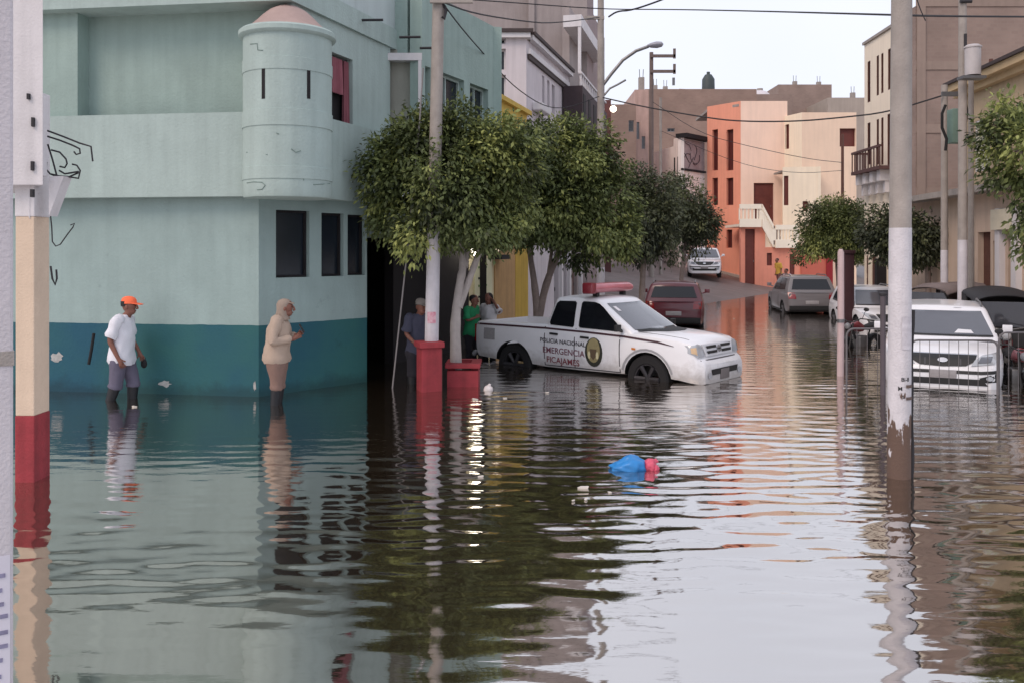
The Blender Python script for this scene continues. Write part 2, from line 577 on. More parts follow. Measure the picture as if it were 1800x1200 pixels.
    t.links.new(ad.outputs[0], mr_.inputs[0]); t.links.new(mr_.outputs[0], bp.inputs['Strength'])
    for q_ in (df, gl): t.links.new(bp.outputs[0], q_.inputs['Normal'])
    t.links.new(bp.outputs[0], fr.inputs['Normal'])
    t.links.new(ms.outputs[0], o.inputs[0])
    me.materials.append(m)
    ob = bpy.data.objects.new('water', me); C.objects.link(ob)
    tag(ob, kind='structure')
setting()

# ------------------------------------------------------------------ corner house, mint and teal
MINT, MINT_LT = (150, 170, 164), (166, 183, 179)
M_mint = mat('mint_wall', MINT, .85, .11, .9, .35, 25, streak=.11)
M_mintlt = mat('pale_mint_wall', MINT_LT, .85, .10, .9, .35, 25, streak=.11)
M_mintdado = mat_split('mint_over_teal_wall', (26, 80, 100), (148, 168, 166), 1.07, low2=(42, 96, 96))
M_soffit = mat('soffit', (120, 136, 132), .9, .08, 2)
M_greywall = mat('grey_beige_wall', (160, 160, 150), .9, .08, 1.2, .2, streak=.12)

def corner_house():
    A, B = (-3.81, 13.35), (-2.436, 14.9)
    L0 = (-13.0, 14.83)
    r = thing('corner_house', 'mint green two storey corner house with teal lower wall and round corner turret', 'house', (-6, 15, -.35))
    fl = Frame(L0, A); fc = Frame(A, B)
    # lower storey
    mb = MB()
    fl.wall(mb, 0, fl.L, -.4, 3.02, .2)
    o1 = [(fc.hit(485), fc.hit(544), fc.z(488, fc.hit(515)), fc.z(370, fc.hit(515))),
          (fc.hit(565), fc.hit(604), fc.z(486, fc.hit(585)), fc.z(375, fc.hit(585))),
          (fc.hit(611), fc.hit(642), fc.z(484, fc.hit(625)), fc.z(378, fc.hit(625)))]
    fc.wall(mb, 0, fc.L, -.4, 3.02, .2, o1)
    lw = mb.build('lower_wall', M_mintdado, r, smooth=0)
    for o in o1: window(fc, o, r, M_shade, M_dark, .13, 1, 1, .035)
    # peeled paint, flush plaster scabs
    pm = mat('bare_plaster', (166, 166, 164), .9, .25, 14)
    for (px, py, w_, h_, sd) in ((100, 628, .13, .1, 1), (290, 674, .11, .06, 2), (448, 678, .025, .09, 3)):
        u = fl.hit(px); z = fl.z(py, u); rr = random.Random(sd); m = MB(); n = 15
        ring = [(u + w_ * math.cos(2 * math.pi * i / n) * rr.uniform(.55, 1.1), z + h_ * math.sin(2 * math.pi * i / n) * rr.uniform(.5, 1.1)) for i in range(n)]
        m.add([fl.pt(a, b, .004) for a, b in ring], [tuple(range(n))])
        m.build('peeled_patch', pm, r, smooth=0)
    # the covered passage under the upper storey
    mb = MB()
    G = Frame(B, (-1.12, 17.9)); G2 = Frame((-2.72, 17.3), (-.52, 22.0))
    # recess: side, back, ceiling; its deep shade is put into the near-black colour
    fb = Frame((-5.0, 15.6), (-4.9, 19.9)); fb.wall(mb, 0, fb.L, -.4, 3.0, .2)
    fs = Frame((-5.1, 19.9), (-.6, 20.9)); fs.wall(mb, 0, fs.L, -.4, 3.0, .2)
    mb.build('passage_wall', mat('shaded_passage', (22, 18, 20), .9, .2, 1.5), r, smooth=0)
    # header box over the passage, and the round-headed dark door beyond the pole
    h = MB(); fh = Frame((-2.42, 14.98), (-1.55, 16.9))
    fh.box(h, 0.02, fh.L, 2.42, 2.86, -.5, 0)
    h.build('lintel', mat('grey_lintel', (120, 134, 132), .9, .1, 2), r, smooth=0)
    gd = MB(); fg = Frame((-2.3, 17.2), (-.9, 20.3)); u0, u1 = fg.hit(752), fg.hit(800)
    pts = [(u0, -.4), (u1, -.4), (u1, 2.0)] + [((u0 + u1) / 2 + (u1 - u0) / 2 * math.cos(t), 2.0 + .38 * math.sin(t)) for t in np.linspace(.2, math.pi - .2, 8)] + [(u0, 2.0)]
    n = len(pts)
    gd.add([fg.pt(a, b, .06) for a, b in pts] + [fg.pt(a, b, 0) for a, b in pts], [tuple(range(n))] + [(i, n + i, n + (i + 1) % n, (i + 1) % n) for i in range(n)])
    gd.build('door', mat('shaded_plum_door', (24, 16, 20), .8, .12, 4), r, smooth=0)  # plum taken near-black, the passage shade is in the colour
    gw = MB(); fg.wall(gw, 0, fg.hit(824), -.4, 3.0, .2); gw.build('passage_front', mat('shaded_plum_wall', (24, 19, 22), .9, .15, 1.5), r, smooth=0)  # same here: wall colour darkened to stand for the shade
    # floor slab between the storeys
    Cc = (-3.12, 13.05); E = (-2.02, 16.1); UL = (-13.0, 14.45)
    fu = Frame(UL, Cc); fe = Frame(Cc, E)
    mb = MB()
    mb.prism([UL, Cc, E, (-1.75, 16.4), (-.55, 19.0), (-.6, 20.2), (-4.0, 24), (-14, 24)], 3.02, 3.14)
    mb.build('floor_slab', M_mint, r, smooth=0)
    # parapet band
    mb = MB()
    fu.wall(mb, 0, fu.L, 3.0, 4.25, .18, out=.012); fe.wall(mb, 0, fe.L, 3.0, 4.25, .18, out=.012)
    mb.build('parapet', M_mintlt, r, smooth=0)
    # upper storey: pillar, recessed wall, ceiling slab
    mb = MB(); u1 = fu.hit(127)
    fu.box(mb, 0, u1, 4.25, 5.86, -.5, -.13)
    mb.build('pillar', M_mint, r, smooth=0)
    mb = MB(); fu.wall(mb, u1 - .2, fu.L - .2, 4.15, 5.9, .2, out=-.42)
    mb.build('recessed_wall', M_mint, r, smooth=0)
    fx = Frame(fe.pt(0, 0, -.16)[:2], fe.pt(fe.L, 0, -.16)[:2])
    wu = (fx.hit(581), fx.hit(620), 4.05, fx.z(92, fx.hit(585)))
    mb = MB(); fx.wall(mb, .05, fx.L - .1, 4.0, 5.86, .2, [wu])
    mb.build('upper_wall', M_mintlt, r, smooth=0)
    window(fx, wu, r, M_dark, M_metal, .16, 1, 1, .03)
    cu = MB(); k = 22
    for (a, b, zb, ph) in ((wu[0] + .02, wu[0] + .45, 4.75, 0), (wu[0] + .5, wu[1] - .05, 4.1, 1)):
        top = [fx.pt(a + (b - a) * i / k, wu[3] - .05, -.06 + .02 * math.sin(i * 1.9 + ph)) for i in range(k + 1)]
        bot = [fx.pt(a + (b - a) * i / k + .06 * (i / k - .5), zb, -.06 + .03 * math.sin(i * 1.9 + ph)) for i in range(k + 1)]
        cu.add(top + bot, [(i, i + 1, k + 2 + i, k + 1 + i) for i in range(k)])
    cu.build('curtain', mat('rose_curtain', (150, 92, 102), .9, .15, 5), r)
    # eave / roof slab with its fascia
    mb = MB()
    mb.prism([(-13, 14.33), (-3.24, 12.98), (-2.03, 16.42), (-2.6, 16.6), (-14, 24)], 5.86, 6.22)
    mb.build('roof_slab', M_mintlt, r, smooth=0)
    mb = MB(); ft = Frame((-13, 14.7), (-3.25, 13.25)); f2 = Frame((-3.27, 13.22), (-2.08, 16.38))
    ft.wall(mb, 0, ft.L, 6.22, 8.0, .2); f2.wall(mb, 0.01, f2.L, 6.22, 7.6, .2)
    mb.build('top_wall', M_white_mint, r, smooth=0)
    for (px, py, l) in ((630, 36, .42), (702, 66, .36), (738, 85, .36)):
        p = PX(px, py, 15.0); m = MB(); m.tube([p, p + Vector((l, -.02, .0))], .022, 8)
        m.build('drain_spout', M_wire, r)
    # street wing beyond the recess
    fw = Frame((-1.62, 15.98), (-.40, 18.72)); fn = Frame((-2.62, 15.98), (-1.62, 15.98))
    mb = MB()
    fn.wall(mb, -.9, fn.L, 4.0, 5.86, .1, out=-.22)
    mb.build('niche_wall', M_greywall, r, smooth=0)
    mb = MB()
    fn.box(mb, 0, fn.L, 5.62, 5.75, -.5, .0); fn.box(mb, .03, .08, 4.0, 5.62, -.22, -.02); fn.box(mb, fn.L - .07, fn.L - .005, 4.0, 5.62, -.22, -.004)
    mb.build('niche_frame', M_white, r, smooth=0)
    ow = []
    for a, b in ((747, 757), (767, 816), (826, 858)):
        ow.append((fw.hit(a), fw.hit(b), 4.25, fw.z(120, fw.hit(758))))
    mb = MB(); fw.wall(mb, 0, fw.L, 3.14, 6.92, .25, ow)
    fq = Frame((-2.62, 16.4), (-1.62, 16.02)); fq.wall(mb, 0, fq.L - .3, 5.75, 6.92, .2)
    mb.build('wing_wall', M_mint, r, smooth=0)
    for o in ow: window(fw, o, r, M_shade, M_mintlt, .16, 2, 1, .05)
    mb = MB(); mb.prism([(-1.66, 16.05), (-.44, 18.74), (-3.5, 24), (-6, 24)], 6.7, 6.88); mb.build('wing_roof', M_conc, r, smooth=0)
    mb = MB(); fz = Frame((-.41, 18.74), (-1.2, 21.2)); fz.wall(mb, 0, fz.L, 3.14, 6.92, .2, out=.2); mb.build('wing_end_wall', M_mint, r, smooth=0)
    # turret
    tcx, tcy = PX(506, 300, 13.25).x, 13.25
    R = .645
    t = MB()
    prof = [(R * .98, 2.97), (R, 3.0), (R, 3.22), (R + .012, 3.225), (R + .012, 3.4), (R, 3.405), (R, 3.98), (R + .012, 3.985), (R + .012, 4.22), (R, 4.225), (R, 4.78), (R + .01, 4.785), (R + .01, 4.96), (R, 4.965), (R, 5.36)]
    t.lathe([(0, 2.97)] + prof, (tcx, tcy, 0), 56)
    tur = t.build('turret', M_mintlt, r, smooth=30)
    c = MB(); c.lathe([(R, 5.31), (R + .05, 5.33), (R + .065, 5.35), (R + .065, 5.41), (R + .03, 5.44), (R - .05, 5.45)], (tcx, tcy, 0), 56)
    c.build('cornice', M_mintlt, tur)
    d = MB(); d.lathe([(R + .02, 5.43), (R * .95, 5.46), (R * .83, 5.51), (R * .70, 5.59), (R * .58, 5.67), (R * .43, 5.755), (R * .25, 5.82), (.07, 5.845), (.05, 5.90), (0, 5.92)], (tcx, tcy, 0), 48)
    d.build('dome', mat('pinkish_dome', (166, 144, 138), .85, .12, 3, .2), tur)
    for pts in ([(440, 78), (452, 77), (453, 88), (462, 89)], [(434, 322), (446, 320), (461, 321), (466, 326), (461, 333), (452, 334)], [(551, 325), (566, 324), (580, 323)], [(486, 234), (490, 236)], [(512, 262), (520, 268), (529, 265)], [(433, 268), (470, 272)], [(560, 196), (572, 199)], [(535, 300), (534, 318)]):
        ring = []
        for px, py in pts:
            k = (px - CX) / FPX; a = k * k + 1; b = -2 * (k * tcx + tcy); cc = tcx ** 2 + tcy ** 2 - (R + .004) ** 2
            Yh = (-b - math.sqrt(max(0, b * b - 4 * a * cc))) / (2 * a); ring.append((k * Yh, Yh, CAMZ + (HY - py) * Yh / FPX))
        m = MB(); m.tube(ring, .007, 5); m.build('plaster_crack', mat('crack_grey', (122, 140, 134), .9, .1, 8), tur)
    for px in (463, 542.5):
        k = (px - CX) / FPX
        # ray hits the drum
        a = k * k + 1; b = -2 * (k * tcx + tcy); cc = tcx ** 2 + tcy ** 2 - R * R
        Yh = (-b - math.sqrt(b * b - 4 * a * cc)) / (2 * a)
        th = math.atan2(Yh - tcy, k * Yh - tcx)
        z0, z1 = CAMZ + (HY - 174) * Yh / FPX, CAMZ + (HY - 118) * Yh / FPX
        m = MB(); m.lathe([(R - .03, z0), (R + .004, z0), (R + .004, z1), (R - .03, z1)], (tcx, tcy, 0), 3, a0=th - .042, a1=th + .042)
        m.build('slit_window', M_dark, tur)
M_white_mint = mat('whitish_mint', (182, 194, 194), .85, .05, 1, .15, streak=.12)
corner_house()

def dark_pipe():
    a, b = PX(165, 586, 13.5), PX(156, 640, 13.5)
    m = MB(); m.tube([a, a.lerp(b, .5) + Vector((.004, 0, 0)), b], .024, 8)
    o = m.build('pipe_stub', M_black)
    tag(o, 'short black pipe stub slanting on the teal lower wall near man in orange cap', 'pipe')
    # held by a clip against the wall
dark_pipe()

# ------------------------------------------------------------------ left row
M_yel = mat('yellow_wall', (206, 174, 84), .85, .08, 1.4, .2, streak=.15)
M_tan = mat('tan_shutter', (186, 150, 104), .8, .1, 3, .2, streak=.15)
M_cream = mat('cream_wall', (222, 206, 176), .85, .06, 1, .2, streak=.1)
M_lil = mat('lilac_white_wall', (206, 198, 202), .85, .06, 1, .2, streak=.14)
M_grey = mat('grey_render', (158, 148, 146), .9, .12, .7, .3, 20, streak=.14)
M_greybr = mat_brick('grey_brick', (152, 132, 122), (145, 125, 116), (149, 131, 122), 2.2)
M_redbr = mat_brick('brown_brick', (154, 130, 118), (148, 123, 112), (150, 129, 118), 2.0)
M_lamp = mat_emit('lit_globe', (255, 244, 224), 9)

def yellow_shop():
    r = thing('shop_house', 'yellow and tan shop house with cream price board behind the first tree', 'house', (-1, 22, -.35))
    f = Frame((-.98, 20.25), (.42, 25.0))
    us = f.hit(868); ut = f.hit(904)
    mb = MB(); f.wall(mb, us, f.L, -.4, 6.0, .25)
    top = Frame((-.98, 20.25), (.42, 25.0)); mb2 = MB()
    mb.build('wall', M_yel, r, smooth=0)
    m = MB(); f.box(m, 0, us, -.4, 3.0, -.25, 0); m.build('shop_front', mat('cream_front', (208, 196, 160), .85, .08, 2), r, smooth=0)
    m = MB(); n = 26
    for i in range(n):
        a = us + (ut - us) * i / n; b = us + (ut - us) * (i + .8) / n
        f.box(m, a, b, -.4, 2.6, .0, .03)
    m.build('shutter', M_tan, r, smooth=0)
    m = MB()
    for i in range(20):
        a = ut + .05 + (f.L - ut) * i / 20
        f.box(m, a, a + (f.L - ut) * .028, -.4, 2.7, .0, .03)
    m.build('corrugated_panel', M_yel, r, smooth=0)
    sb = MB(); f.box(sb, f.hit(832), f.hit(862), .6, 2.0, .0, .04); s = sb.build('price_board', mat('pale_board', (210, 208, 176), .8, .06, 4), r, smooth=0)
    dk = mat('faded_green_print', (110, 134, 84), .8, .2, 9)
    for k, py in enumerate((470, 489, 502, 521, 540)):
        uc = f.hit(846); z = f.z(py, uc); m = MB()
        f.box(m, uc - .35, uc + (.1 if k % 2 else .3), z - .025, z + .025, .04, .046)
        m.build('printed_line', M_dark if k % 2 else dk, s, smooth=0)
    m = MB(); f.box(m, f.hit(862), f.hit(876), f.z(456, f.hit(868)), f.z(448, f.hit(868)), 0, .3); m.build('awning_bar', M_dark, r, smooth=0)
    m = MB(); f.box(m, us + .0, f.L + .1, 6.0, 6.12, -.3, .12); m.build('coping', M_yel, r, smooth=0)
    # roof slab so that the far side is closed
    m = MB(); m.prism([f.pt(us, 0, -.25)[:2], f.pt(f.L, 0, -.25)[:2], (-6, 25), (-6, 21)], 5.7, 5.9); m.build('roof', M_conc, r, smooth=0)
    # lit lamps
    for (px, py, Yk, rr, lab) in ((838, 438, 19.9, .125, 'large lit round lamp beside the first tree trunk'), (874, 437, 21.2, .085, 'small lit lamp on the tan shop front')):
        p = PX(px, py, Yk)
        t = thing('wall_lamp', lab, 'lamp', p)
        g = MB(); g.ellipsoid(p, (rr, rr, rr * (1.35 if rr > .1 else .9)), 16, 10); g.build('globe', M_lamp if rr > .1 else M_lamp2, t)
        b = MB(); u = f.hit(px); q = f.pt(u, p.z + rr * 1.2)
        b.tube([p + Vector((0, 0, rr)), p + Vector((0, 0, rr * 1.8)), Vector((q.x, q.y, p.z + rr * 1.8))], .018, 8)
        b.lathe([(0.02, rr * 1.2), (rr * .7, rr * 1.1), (rr * .7, rr * 1.35), (.02, rr * 1.6)], p, 12)
        b.build('bracket', M_wire, t)
M_lamp2 = mat_emit('dim_globe', (255, 232, 206), 1.6)
yellow_shop()

def white_house():
    r = thing('terraced_house', 'lilac white terraced house with dark cornice and tall narrow windows', 'house', (1, 27, -.35))
    ff = Frame((-1.0, 25.5), (.41, 25.5)); fs = Frame((.41, 25.5), (2.0, 31.2))
    zt = 8.28
    of = [(ff.hit(871), ff.hit(889), ff.z(78, 0), ff.z(66, 0)), (ff.hit(871), ff.hit(889), ff.z(124, 0), ff.z(86, 0)), (ff.hit(871), ff.hit(889), ff.z(176, 0), ff.z(132, 0))]
    mb = MB(); ff.wall(mb, 0, ff.L, -.4, zt, .25, of)
    os_ = []
    for a, b, y0, y1 in ((953, 957, 200, 134), (962, 966, 200, 142), (970, 975, 200, 150)):
        u = fs.hit((a + b) / 2); os_.append((fs.hit(a), fs.hit(b), fs.z(y0, u), fs.z(y1, u)))
    dd = [(fs.hit(988), fs.hit(996), -.3, 2.3), (fs.hit(974), fs.hit(982), -.3, 2.3)]
    fs.wall(mb, 0, fs.L, -.4, zt, .25, os_ + dd)
    mb.build('wall', M_lil, r, smooth=0)
    for o in of: window(ff, o, r, M_shade, M_white, .2, 1, 1, .05)
    for o in os_: window(fs, o, r, M_shade, M_white, .18, 1, 1, .05)
    for o in dd: door(fs, o, r, M_black, M_metal, .15)
    m = MB(); ff.box(m, -.1, ff.L + .12, zt, zt + .14, -.4, .16); fs.box(m, 0.17, fs.L, zt + .0, zt + .14, -.4, .16); fs.box(m, .1, fs.L - .3, zt - .42, zt - .26, 0, .1)
    m.build('cornice', M_white, r, smooth=0)
    m = MB(); ff.box(m, -.1, ff.L + .2, zt + .14, zt + .24, -.4, .22); fs.box(m, .23, fs.L, zt + .14, zt + .24, -.4, .22); fs.box(m, .1, fs.L - .3, zt - .56, zt - .42, 0, .07)
    m.build('roof_edge', mat('dark_roof_edge', (66, 56, 56), .8, .1, 3), r, smooth=0)
    m = MB(); u = fs.hit(945); fs.box(m, fs.hit(935), fs.hit(953), fs.z(200, u), fs.z(186, u), 0, .3); m.build('air_conditioner', M_white, r, smooth=0, bevel=.03)
    for px in (984, 998):
        m = MB(); u = fs.hit(px); fs.box(m, u - .12, u + .12, -.4, 3.4, 0, .1); m.build('pilaster', M_white, r, smooth=0)
white_house()

def balcony_house():
    r = thing('balcony_house', 'grey house with white framed terrace and dark enclosed balcony behind concrete pole', 'house', (2.5, 33, -.35))
    f = Frame((2.02, 31.25), (3.6, 37.8))
    ops = [(f.hit(1006), f.hit(1014), -.3, 2.4), (f.hit(1022), f.hit(1031), -.3, 2.4), (f.hit(1038), f.hit(1050), -.3, 2.3)]
    mb = MB(); f.wall(mb, 0, f.L, -.4, 10.8, .25, ops); ff = Frame((1.6, 31.25), (2.02, 31.25)); 
    mb.build('wall', M_grey, r, smooth=0)
    for o in ops: door(f, o, r, M_wood, M_metal, .12)
    for px in (1018, 1034):
        m = MB(); u = f.hit(px); f.box(m, u - .16, u + .16, -.4, 3.0, 0, .12); m.build('pilaster', M_white, r, smooth=0)
    # terrace frame
    m = MB(); u0, u1 = f.hit(990) , f.hit(1036); z = 9.75
    f.box(m, u0, u1, z, z + .4, 0, .62); 
    m.build('canopy', M_white, r, smooth=0)
    m = MB(); f.box(m, u0 + .02, u0 + .12, 8.2, z, .5, .6); f.box(m, u1 - .12, u1 - .02, 8.2, z, .5, .6); m.build('canopy_post', M_white, r, smooth=0)
    m = MB(); f.box(m, u0, u1 + .4, 6.35, 7.75, 0.0, .66); b = m.build('balcony', mat('dark_timber', (64, 52, 56), .8, .15, 3), r, smooth=0)
    m = MB()
    for i in range(14):
        u = u0 + .1 + (u1 + .2 - u0) * i / 14
        m.lathe([(.035, 7.75), (.05, 7.85), (.03, 7.95), (.045, 8.1), (.035, 8.15)], f.pt(u, 0, .58), 8)
    f.box(m, u0, u1 + .4, 8.15, 8.22, .52, .64)
    m.build('balustrade', M_white, b)
    for i in range(5):
        m = MB(); u = u0 + .15 + i * (u1 - u0) / 5; f.box(m, u, u + .5, 6.6, 7.5, .66, .675)
        m.build('lattice', M_black, b, smooth=0)
balcony_house()

def tall_grey():
    r = thing('tall_building', 'tall unfinished grey building rising behind lilac white terraced house', 'building', (0, 37, -.35))
    f1 = Frame((-4.0, 34.2), (.75, 34.2)); f2 = Frame((.75, 33.8), (2.86, 33.8)); f3 = Frame((2.86, 33.8), (4.15, 39.8))
    mb = MB(); f1.wall(mb, 0, f1.L, -.4, 14.5, .3); f2.wall(mb, 0, f2.L, -.4, 14.5, .3); mb.build('wall', M_grey, r, smooth=0)
    m = MB(); f3.wall(m, 0.02, 2.0, -.4, 13.2, .3); f3.wall(m, 2.0, f3.L, -.4, 11.7, .3); 
    m.box((-4, 39.6, -.4), (4.0, 39.8, 11.7)); m.build('side_wall', mat('grey_mauve_render', (150, 134, 134), .9, .1, .8, .25, streak=.1), r, smooth=0)
    m = MB(); f2.box(m, -.12, .1, -.4, 14.5, 0, .1); m.build('column', M_grey, r, smooth=0)
    m = MB(); m.box((-4, 34.3, 11.9), (3.0, 39.6, 12.05)); m.build('roof', M_conc, r, smooth=0)
tall_grey()

def brick_block(name, label, x0, x1, y, depth, z0, z1, m_, ops=(), extra=None):
    r = thing(name, label, 'building', ((x0 + x1) / 2, y + depth / 2, z0))
    f = Frame((x0, y), (x1, y)); fr = Frame((x1, y), (x1, y + depth)); fl_ = Frame((x0, y + depth), (x0, y))
    mb = MB(); f.wall(mb, 0, f.L, z0, z1, .25, ops); fr.wall(mb, .252, depth, z0, z1 - .004, .25, out=-.003); fl_.wall(mb, 0, depth - .252, z0, z1 - .004, .25, out=-.003)
    mb.build('wall', m_, r, smooth=0)
    m = MB(); m.box((x0 + .05, y + .05, z1 - .35), (x1 - .05, y + depth, z1 - .2)); m.build('roof', M_conc, r, smooth=0)
    for o in ops: window(f, o, r, M_shade, M_metal, .12, 2, 1, .06)
    return r, f

def far_left():
    Y = 46.0
    def xx(px, Y): return (px - CX) * Y / FPX
    def zz(py, Y): return CAMZ + (HY - py) * Y / FPX
    def op(a, b, y0, y1, x0, Y): return (xx(a, Y) - x0, xx(b, Y) - x0, zz(y0, Y), zz(y1, Y))
    x0 = xx(1064, 44)
    brick_block('brick_house', 'narrow dark red brown house with lit street lamp in front, beside concrete pole', xx(1060, 43), xx(1074, 43), 43, 5, -.4, zz(176, 43), mat('dark_red_render', (96, 62, 62), .9, .15, 1, .2))
    x0 = xx(1074, 50); brick_block('brick_house', 'low brown brick house with one dark square window below the far rooftops', x0, xx(1118, 50), 50, 6, .5, zz(184, 50), M_redbr, [op(1105, 1114, 232, 212, x0, 50)])
    x0 = xx(1116, 53); brick_block('brick_house', 'slim pinkish house with pale corner strips left of the crossarm pole', x0, xx(1140, 53), 53, 6, .5, zz(158, 53), mat('pinkish_render', (190, 160, 150), .9, .12, 1.5, .2, streak=.2), [op(1119, 1124, 245, 215, x0, 53), op(1128, 1134, 262, 240, x0, 53)])
    # white house with painted panel
    r = thing('terraced_house', 'white house with framed grey painted panel left of orange house', 'house', (xx(1200, 52), 54, 1))
    f0 = Frame((xx(1150, 57), 57), (xx(1197, 52.5), 52.5)); f = Frame((xx(1197, 52.5), 52.5), (xx(1250, 52.9), 52.9 + 1.8))
    mb = MB(); f0.wall(mb, 0, f0.L, .3, zz(262, 55), .2); f0.wall(mb, f0.hit(1184), f0.L, zz(262, 55), zz(240, 52.5), .2); f.wall(mb, 0, f.L, .3, zz(240, 52.5), .2)
    mb.build('wall', mat('pinkish_white_wall', (244, 232, 226), .85, .06, 1, .2, streak=.12), r, smooth=0)
    ua, ub = .1, f.L - .1; za, zb = zz(296, 52.5), zz(244, 52.5)
    m = MB(); f.box(m, ua, ub, za, zb, 0, .05); pan = m.build('painted_panel', mat('panel_grey', (176, 160, 160), .85, .15, 2, col2=(150, 132, 134)), r, smooth=0)
    rn = random.Random(4); ink = mat('faded_black_paint', (88, 74, 78), .85, .2, 6)
    m = MB()
    for i in range(7):
        u = ua + (ub - ua) * rn.uniform(.12, .85); z = za + (zb - za) * rn.uniform(.15, .8); a = rn.uniform(0, 6.28); pts = []
        for k in range(7):
            pts.append(f.pt(min(max(u, ua + .08), ub - .08), min(max(z, za + .08), zb - .08), .055)); u += .2 * math.cos(a); z += .2 * math.sin(a); a += rn.uniform(-.2, .75)
        m.tube(pts, .045, 6, flat=.3)
    m.build('brush_stroke', ink, pan)
    m = MB(); f.box(m, -.1, f.L + .05, zb + .05, zb + .3, -.3, .45); f.box(m, 0, f.L, za - .12, za, 0, .12); m.build('canopy', M_dark, r, smooth=0)
    for px in (1186, 1192):
        u = f0.hit(px); m = MB(); f0.box(m, u - .08, u + .08, zz(318, 53), zz(276, 53), .0, .02); m.build('slit_window', M_dark, r, smooth=0)
    # the big raw brick blocks on the hill behind
    def big(label, a, b, top, Y, m_, ops=()): 
        x0 = xx(a, Y); return brick_block('brick_building', label, x0, xx(b, Y), Y, 8, 1.0, zz(top, Y), m_, [op(*q, x0, Y) for q in ops])
    big('long brown brick building on the hill with black roof tank', 1134, 1330, 157, 68, M_redbr, [(1173, 1186, 232, 226)])
    big('brown brick building on the hill under the pale round roof tank', 1322, 1392, 166, 70, M_greybr)
    big('highest grey block on the hill right of pale round tank', 1368, 1462, 149, 74, M_greybr)
    big('pale grey flat roofed block on the hill beside cream tower house', 1455, 1540, 172, 69, mat('pale_grey_render', (172, 160, 150), .9, .1, .6, .2, streak=.1))
    for px, py, Yk in ((1128, 136, 54), (1152, 150, 68.4), (1170, 152, 68.4), (1398, 143, 74.4), (1440, 144, 74.4), (1500, 163, 69.4)):
        q = PX(px, py, Yk); t = thing('roof_stub', {1128: 'pale slim concrete stub rising above slim pinkish house', 1152: 'first bare concrete stub on the left end of long brick roof', 1170: 'second bare concrete stub on the left part of long brick roof', 1398: 'left concrete stub on highest grey block roof', 1440: 'right concrete stub on highest grey block roof', 1500: 'concrete stub on pale grey flat roofed block'}[px], 'column', (q.x, Yk, q.z - 2.0), group='bare roof columns')
        m = MB(); m.box((q.x - .17, Yk, q.z - 2.0), (q.x + .17, Yk + .3, q.z)); m.build('stub', M_conc, t, smooth=0)
        m = MB(); 
        for a in (-.1, .1): 
            m = MB(); m.tube([(q.x + a, Yk + .15, q.z - .02), (q.x + a * 1.2, Yk + .15, q.z + .5)], .02, 5); m.build('rebar', M_wire, t)
    # thin parapet and rods on roofs
    p = PX(1250, 152, 70)
    t = thing('water_tank', 'black roof water tank with conical lid on long brick building', 'water tank', (p.x, 71, zz(157, 68) - .2))
    m = MB(); s = 70 / FPX; c = (p.x, 71, 0); zb = zz(157, 68) - .2
    m.lathe([(0, zb), (11 * s, zb), (11.5 * s, zb + .5), (11 * s, zz(140, 71)), (6 * s, zz(132, 71)), (3 * s, zz(131, 71)), (3 * s, zz(127, 71)), (0, zz(126.5, 71))], c, 20)
    m.build('tank', mat('dark_tank', (62, 72, 74), .6, .1, 2), t)
    p = PX(1348, 160, 71)
    m = MB(); zb = zz(166, 70) - .3; m.ellipsoid((p.x, 73, zb + .1), (1.05, 1.05, 1.05), 20, 12)
    tk = thing('water_tank', 'pale grey dome shaped roof tank above orange house', 'water tank', (p.x, 73, zb)); m.build('tank', mat('pale_tank', (206, 200, 204), .6, .08, 1), tk)
    m = MB(); m.lathe([(.25, zb + 1.1), (.25, zb + 1.28), (0, zb + 1.3)], (p.x, 73, 0), 12); m.build('lid', M_conc, tk)
    # loose tin sheet on the long building
    a = PX(1228, 157, 69); m = MB(); m.hexa([(a.x - 1.5, 69, a.z - .05), (a.x + 3.6, 69, a.z - .25), (a.x + 3.6, 72, a.z + .15), (a.x - 1.5, 72, a.z + .1), (a.x - 1.5, 69, a.z + .02), (a.x + 3.6, 69, a.z - .18), (a.x + 3.6, 72, a.z + .22), (a.x - 1.5, 72, a.z + .17)])
    tag(m.build('roof_sheet', mat('rust_red_sheet', (134, 74, 76), .7, .2, 2)), 'rust red metal sheet lying on roof of long brick building', 'sheet')
far_left()

